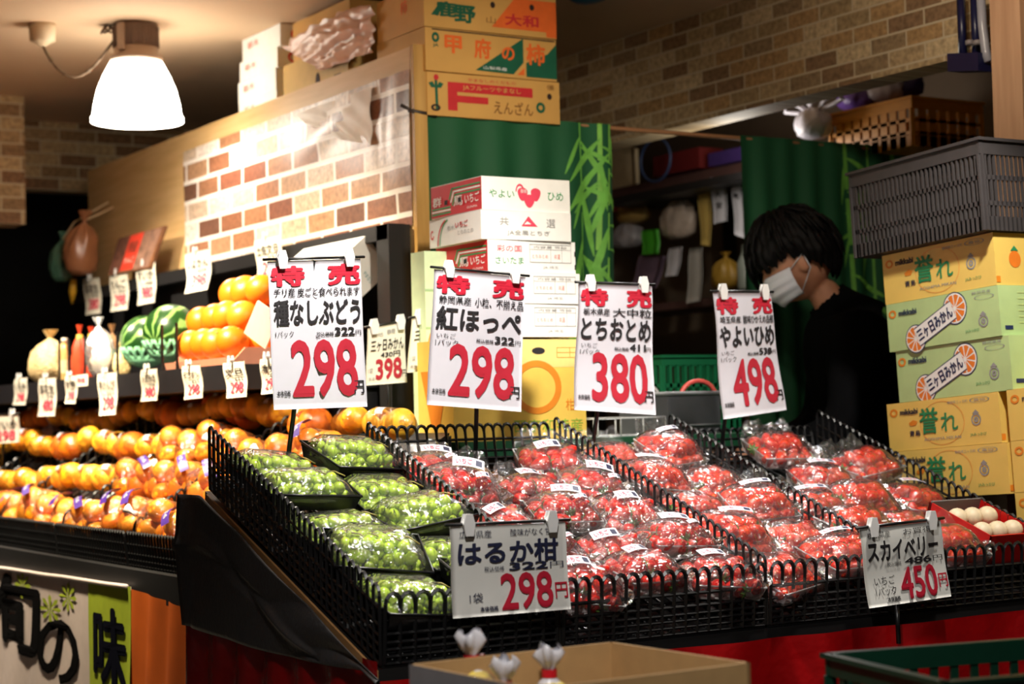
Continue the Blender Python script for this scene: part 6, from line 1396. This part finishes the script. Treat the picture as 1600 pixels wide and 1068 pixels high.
bag('storage_bag', 'grey bag under the ochre bag in the recess', 980, 368, XR-0.02, (0.05, 0.09, 0.055), mat('grey_bag', (140, 136, 140), 0.45, 0.2, 20), 33, (0, 0), 0.1, GH)
bag('storage_bag', 'mustard bag low in the recess near the worker', 1135, 428, XR-0.02, (0.05, 0.07, 0.06), mat('mustard_bag', (150, 116, 40), 0.5, 0.2, 20), 34, (0, 0), 0.2, GH)
slab('green_packet', 'bright green packet hanging in the recess', 'packet', [(1003, 360), (1024, 358), (1024, 396), (1004, 398)], XR-0.09, mat('bright_green', (66, 160, 40), 0.5), 0.02, GH)
c = rp_(1024, 250, XR-0.05); m = MB(); m.tube([c+Vector((0, 0.10*math.cos(a), 0.085*math.sin(a))) for a in [2*PI*i/28 for i in range(28)]], 0.006, 6, closed=True); tag(m.build('blue_hoop', mat('blue_hoop', (60, 80, 120), 0.4)), 'thin blue hoop hanging at the top of the recess', 'hoop', GH)
b = MB(); q = rp_(1164, 415, XR-0.03); b.lathe([(0.028, 0), (0.03, 0.01), (0.03, 0.10), (0.012, 0.14), (0.012, 0.17)], 16, 0, Matrix.Translation(q-Vector((0, 0, 0.09)))); tag(b.build('bottle', mat('grey_bottle', (130, 136, 128), 0.3)), 'greyish plastic bottle beside the mustard bag', 'bottle', GH)
tag(MB().box((XR+0.05, 5.75, z1+0.05), (0.12, 0.30, 0.08)).build('maroon_box', mat('maroon', (110, 26, 26))), 'maroon box lying on the upper plank of the recess rack', 'box')
tag(MB().box((XR+0.05, 5.42, z1+0.028), (0.14, 0.22, 0.05)).build('violet_box', mat('violet_box', (66, 46, 110), 0.5)), 'violet box lying on the upper plank of the recess rack', 'box')

# ------------------------------------------------------------------ foreground: open carton of bagged citrus, dark green crate
zB = 0.56
cb = at(956, 1002, 3.02); zB = cb[2]
ca, cc = pZ(640, 1037, zB), pZ(1128, 1040, zB)
Bv, Av, Cv = Vector(cb), Vector(ca), Vector(cc)
bx = thing('open_carton', 'open cardboard carton of bagged yellow citrus in the foreground', 'carton', (Bv.x, Bv.y, 0.30)); OX = (Bv.x, Bv.y, 0.30)
ea, ec = (Av-Bv), (Cv-Bv); ec = ec-ea*(ec.dot(ea)/ea.length_squared); dz = Vector((0, 0, zB-0.30)); th = 0.006; ean, ecn = ea.normalized(), ec.normalized()
Lc = max(ec.length, 0.30)
ec = ecn*Lc; b0 = Vector((Bv.x, Bv.y, 0.30))
CO = [CARDIN, mat('orange_print', (224, 92, 32), 0.55), mat('grey_edge', (168, 164, 166), 0.7)]
for nm, o_, a_, c_ in (('back_wall', b0, ea, ecn*th), ('right_wall', b0, ean*th, ec), ('front_wall', b0+ec-ecn*th, ea, ecn*th), ('left_wall', b0+ea-ean*th, ean*th, ec)):
    m = MB(); m.para(o_, a_, c_, dz)
    if nm == 'left_wall':
        oo = b0+ea; m.prism([(0, 0.09), (1, 0.09), (1, 1), (0, 1)], lambda u, v, d=0.0: oo+ec*u+dz*(1-v)+ean*d, 0.001, 1); m.prism([(0, 0), (1, 0), (1, 0.09), (0, 0.09)], lambda u, v, d=0.0: oo+ec*u+dz*(1-v)+ean*d, 0.0008, 2)
    m.build(nm, CO, bx, OX)
m = MB(); m.para(b0, ea, ec, Vector((0, 0, 0.006))); m.build('bottom', CARDIN, bx, OX)
lowst = thing('low_stand', 'dark low stand under the foreground carton', 'stand', (Bv.x, Bv.y, 0)); MB().para(b0-Vector((0, 0, 0.005)), ea, ec, Vector((0, 0, -0.03))).build('top', BLACKM, lowst, (Bv.x, Bv.y, 0))
for f1, f2 in ((.08, .1), (.92, .1), (.08, .9), (.92, .9)): p = b0+ea*f1+ec*f2; MB().box((p.x, p.y, 0.1325), (0.04, 0.04, 0.265)).build('leg', BLACKM, lowst, (Bv.x, Bv.y, 0))
LEM = peel('pale_yellow_peel', (232, 206, 70), (238, 216, 104)); RTP = mat('red_tape', (208, 22, 40), 0.4); FBAG = film_mat('lemon_bag_film', haze=0.10, rough=0.15, bump=0.7, scale=36)
c0 = None
for k, (px, py, lab) in enumerate(((738, 1090, 'left bag of yellow citrus with a red taped neck in the open carton'), (790, 1132, 'middle bag of yellow citrus, lowest, with a red taped neck in the open carton'), (860, 1112, 'right bag of pale yellow citrus with a red taped neck in the open carton'))):
    p = Vector(at(px, py, 2.88+(0.0, -0.05, 0.0)[k])); t = thing('citrus_bag', lab, 'bag of citrus', p, (0, 0, 0.6*k), 'bags of yellow citrus in the open carton')
    balls = []
    for q in ((0.035, 0, -0.035), (-0.03, 0.03, -0.035), (-0.03, -0.035, -0.04), (0.0, 0.0, 0.012)):
        if c0 is None: c0 = fruit_mb(0.040, 0.92, 0.08).build('citrus_fruit', LEM, t); c = c0
        else: c = c0.copy(); C.objects.link(c); c.parent = t
        c.location = q; c.rotation_euler = (random.uniform(-1, 1), random.uniform(-1, 1), 0); balls.append((q, 0.040))
    hull(balls, 1.05, [(0, 0, 0.056)]).build('bag_film', FBAG, t)
    m = MB(); prof = [(0.022, 0.042), (0.008, 0.058), (0.008, 0.068), (0.014, 0.078), (0.022, 0.095), (0.017, 0.103)]
    n = 24; vs = [(q*math.cos(2*PI*i/n)*(1+0.25*math.sin(5*2*PI*i/n)*(j > 2)), q*math.sin(2*PI*i/n)*(1+0.25*math.sin(5*2*PI*i/n)*(j > 2)), z+0.006*math.sin(3*2*PI*i/n)*(j > 3)) for j, (q, z) in enumerate(prof) for i in range(n)]
    m.add(vs, [(j*n+i, j*n+(i+1) % n, (j+1)*n+(i+1) % n, (j+1)*n+i) for j in range(5) for i in range(n)], 0, True); m.build('bag_neck', mat('bag_neck_white', (226, 226, 232), 0.3, 0.06), t)
    m = MB(); m.lathe([(0.0125, 0.055), (0.0125, 0.068)], 16, cap=False); m.tube([(0.010, 0, 0.062), (0.024, 0.004, 0.063)], 0.005, 6); m.build('tape', RTP, t)
# dark green crate at the lower right
z6 = at(1302, 1022, 2.92)[2]; g0 = Vector(pZ(1296, 1020, z6)); g1 = Vector(pZ(1620, 996, z6)); g2 = Vector(pZ(1500, 1066, z6))
dx = (g1-g0); dx.z = 0; L1 = dx.length; dxn = dx.normalized(); dyn = Vector((dxn.y, -dxn.x, 0))     # dyn comes towards the camera
hG = 0.26; oG = g0+dyn*0.34; 
Mg = frame_matrix(Vector((oG.x, oG.y, z6-hG)), dxn, -dyn, Vector((0, 0, 1)))
crate('green_crate', 'dark green plastic crate cut by the lower right corner', 'crate', Mg, (0.46, 0.34, hG), mat('deep_green_crate', (12, 54, 38), 0.35, 0.08), 12, 0.035)
m = MB(); m.box((oG.x+dxn.x*0.23-dyn.x*0.17, oG.y+dxn.y*0.23-dyn.y*0.17, (z6-hG)/2-0.002), (0.34, 0.24, z6-hG-0.004)); tag(m.build('crate_stand', BLACKM), 'black stand under the dark green crate', 'stand')
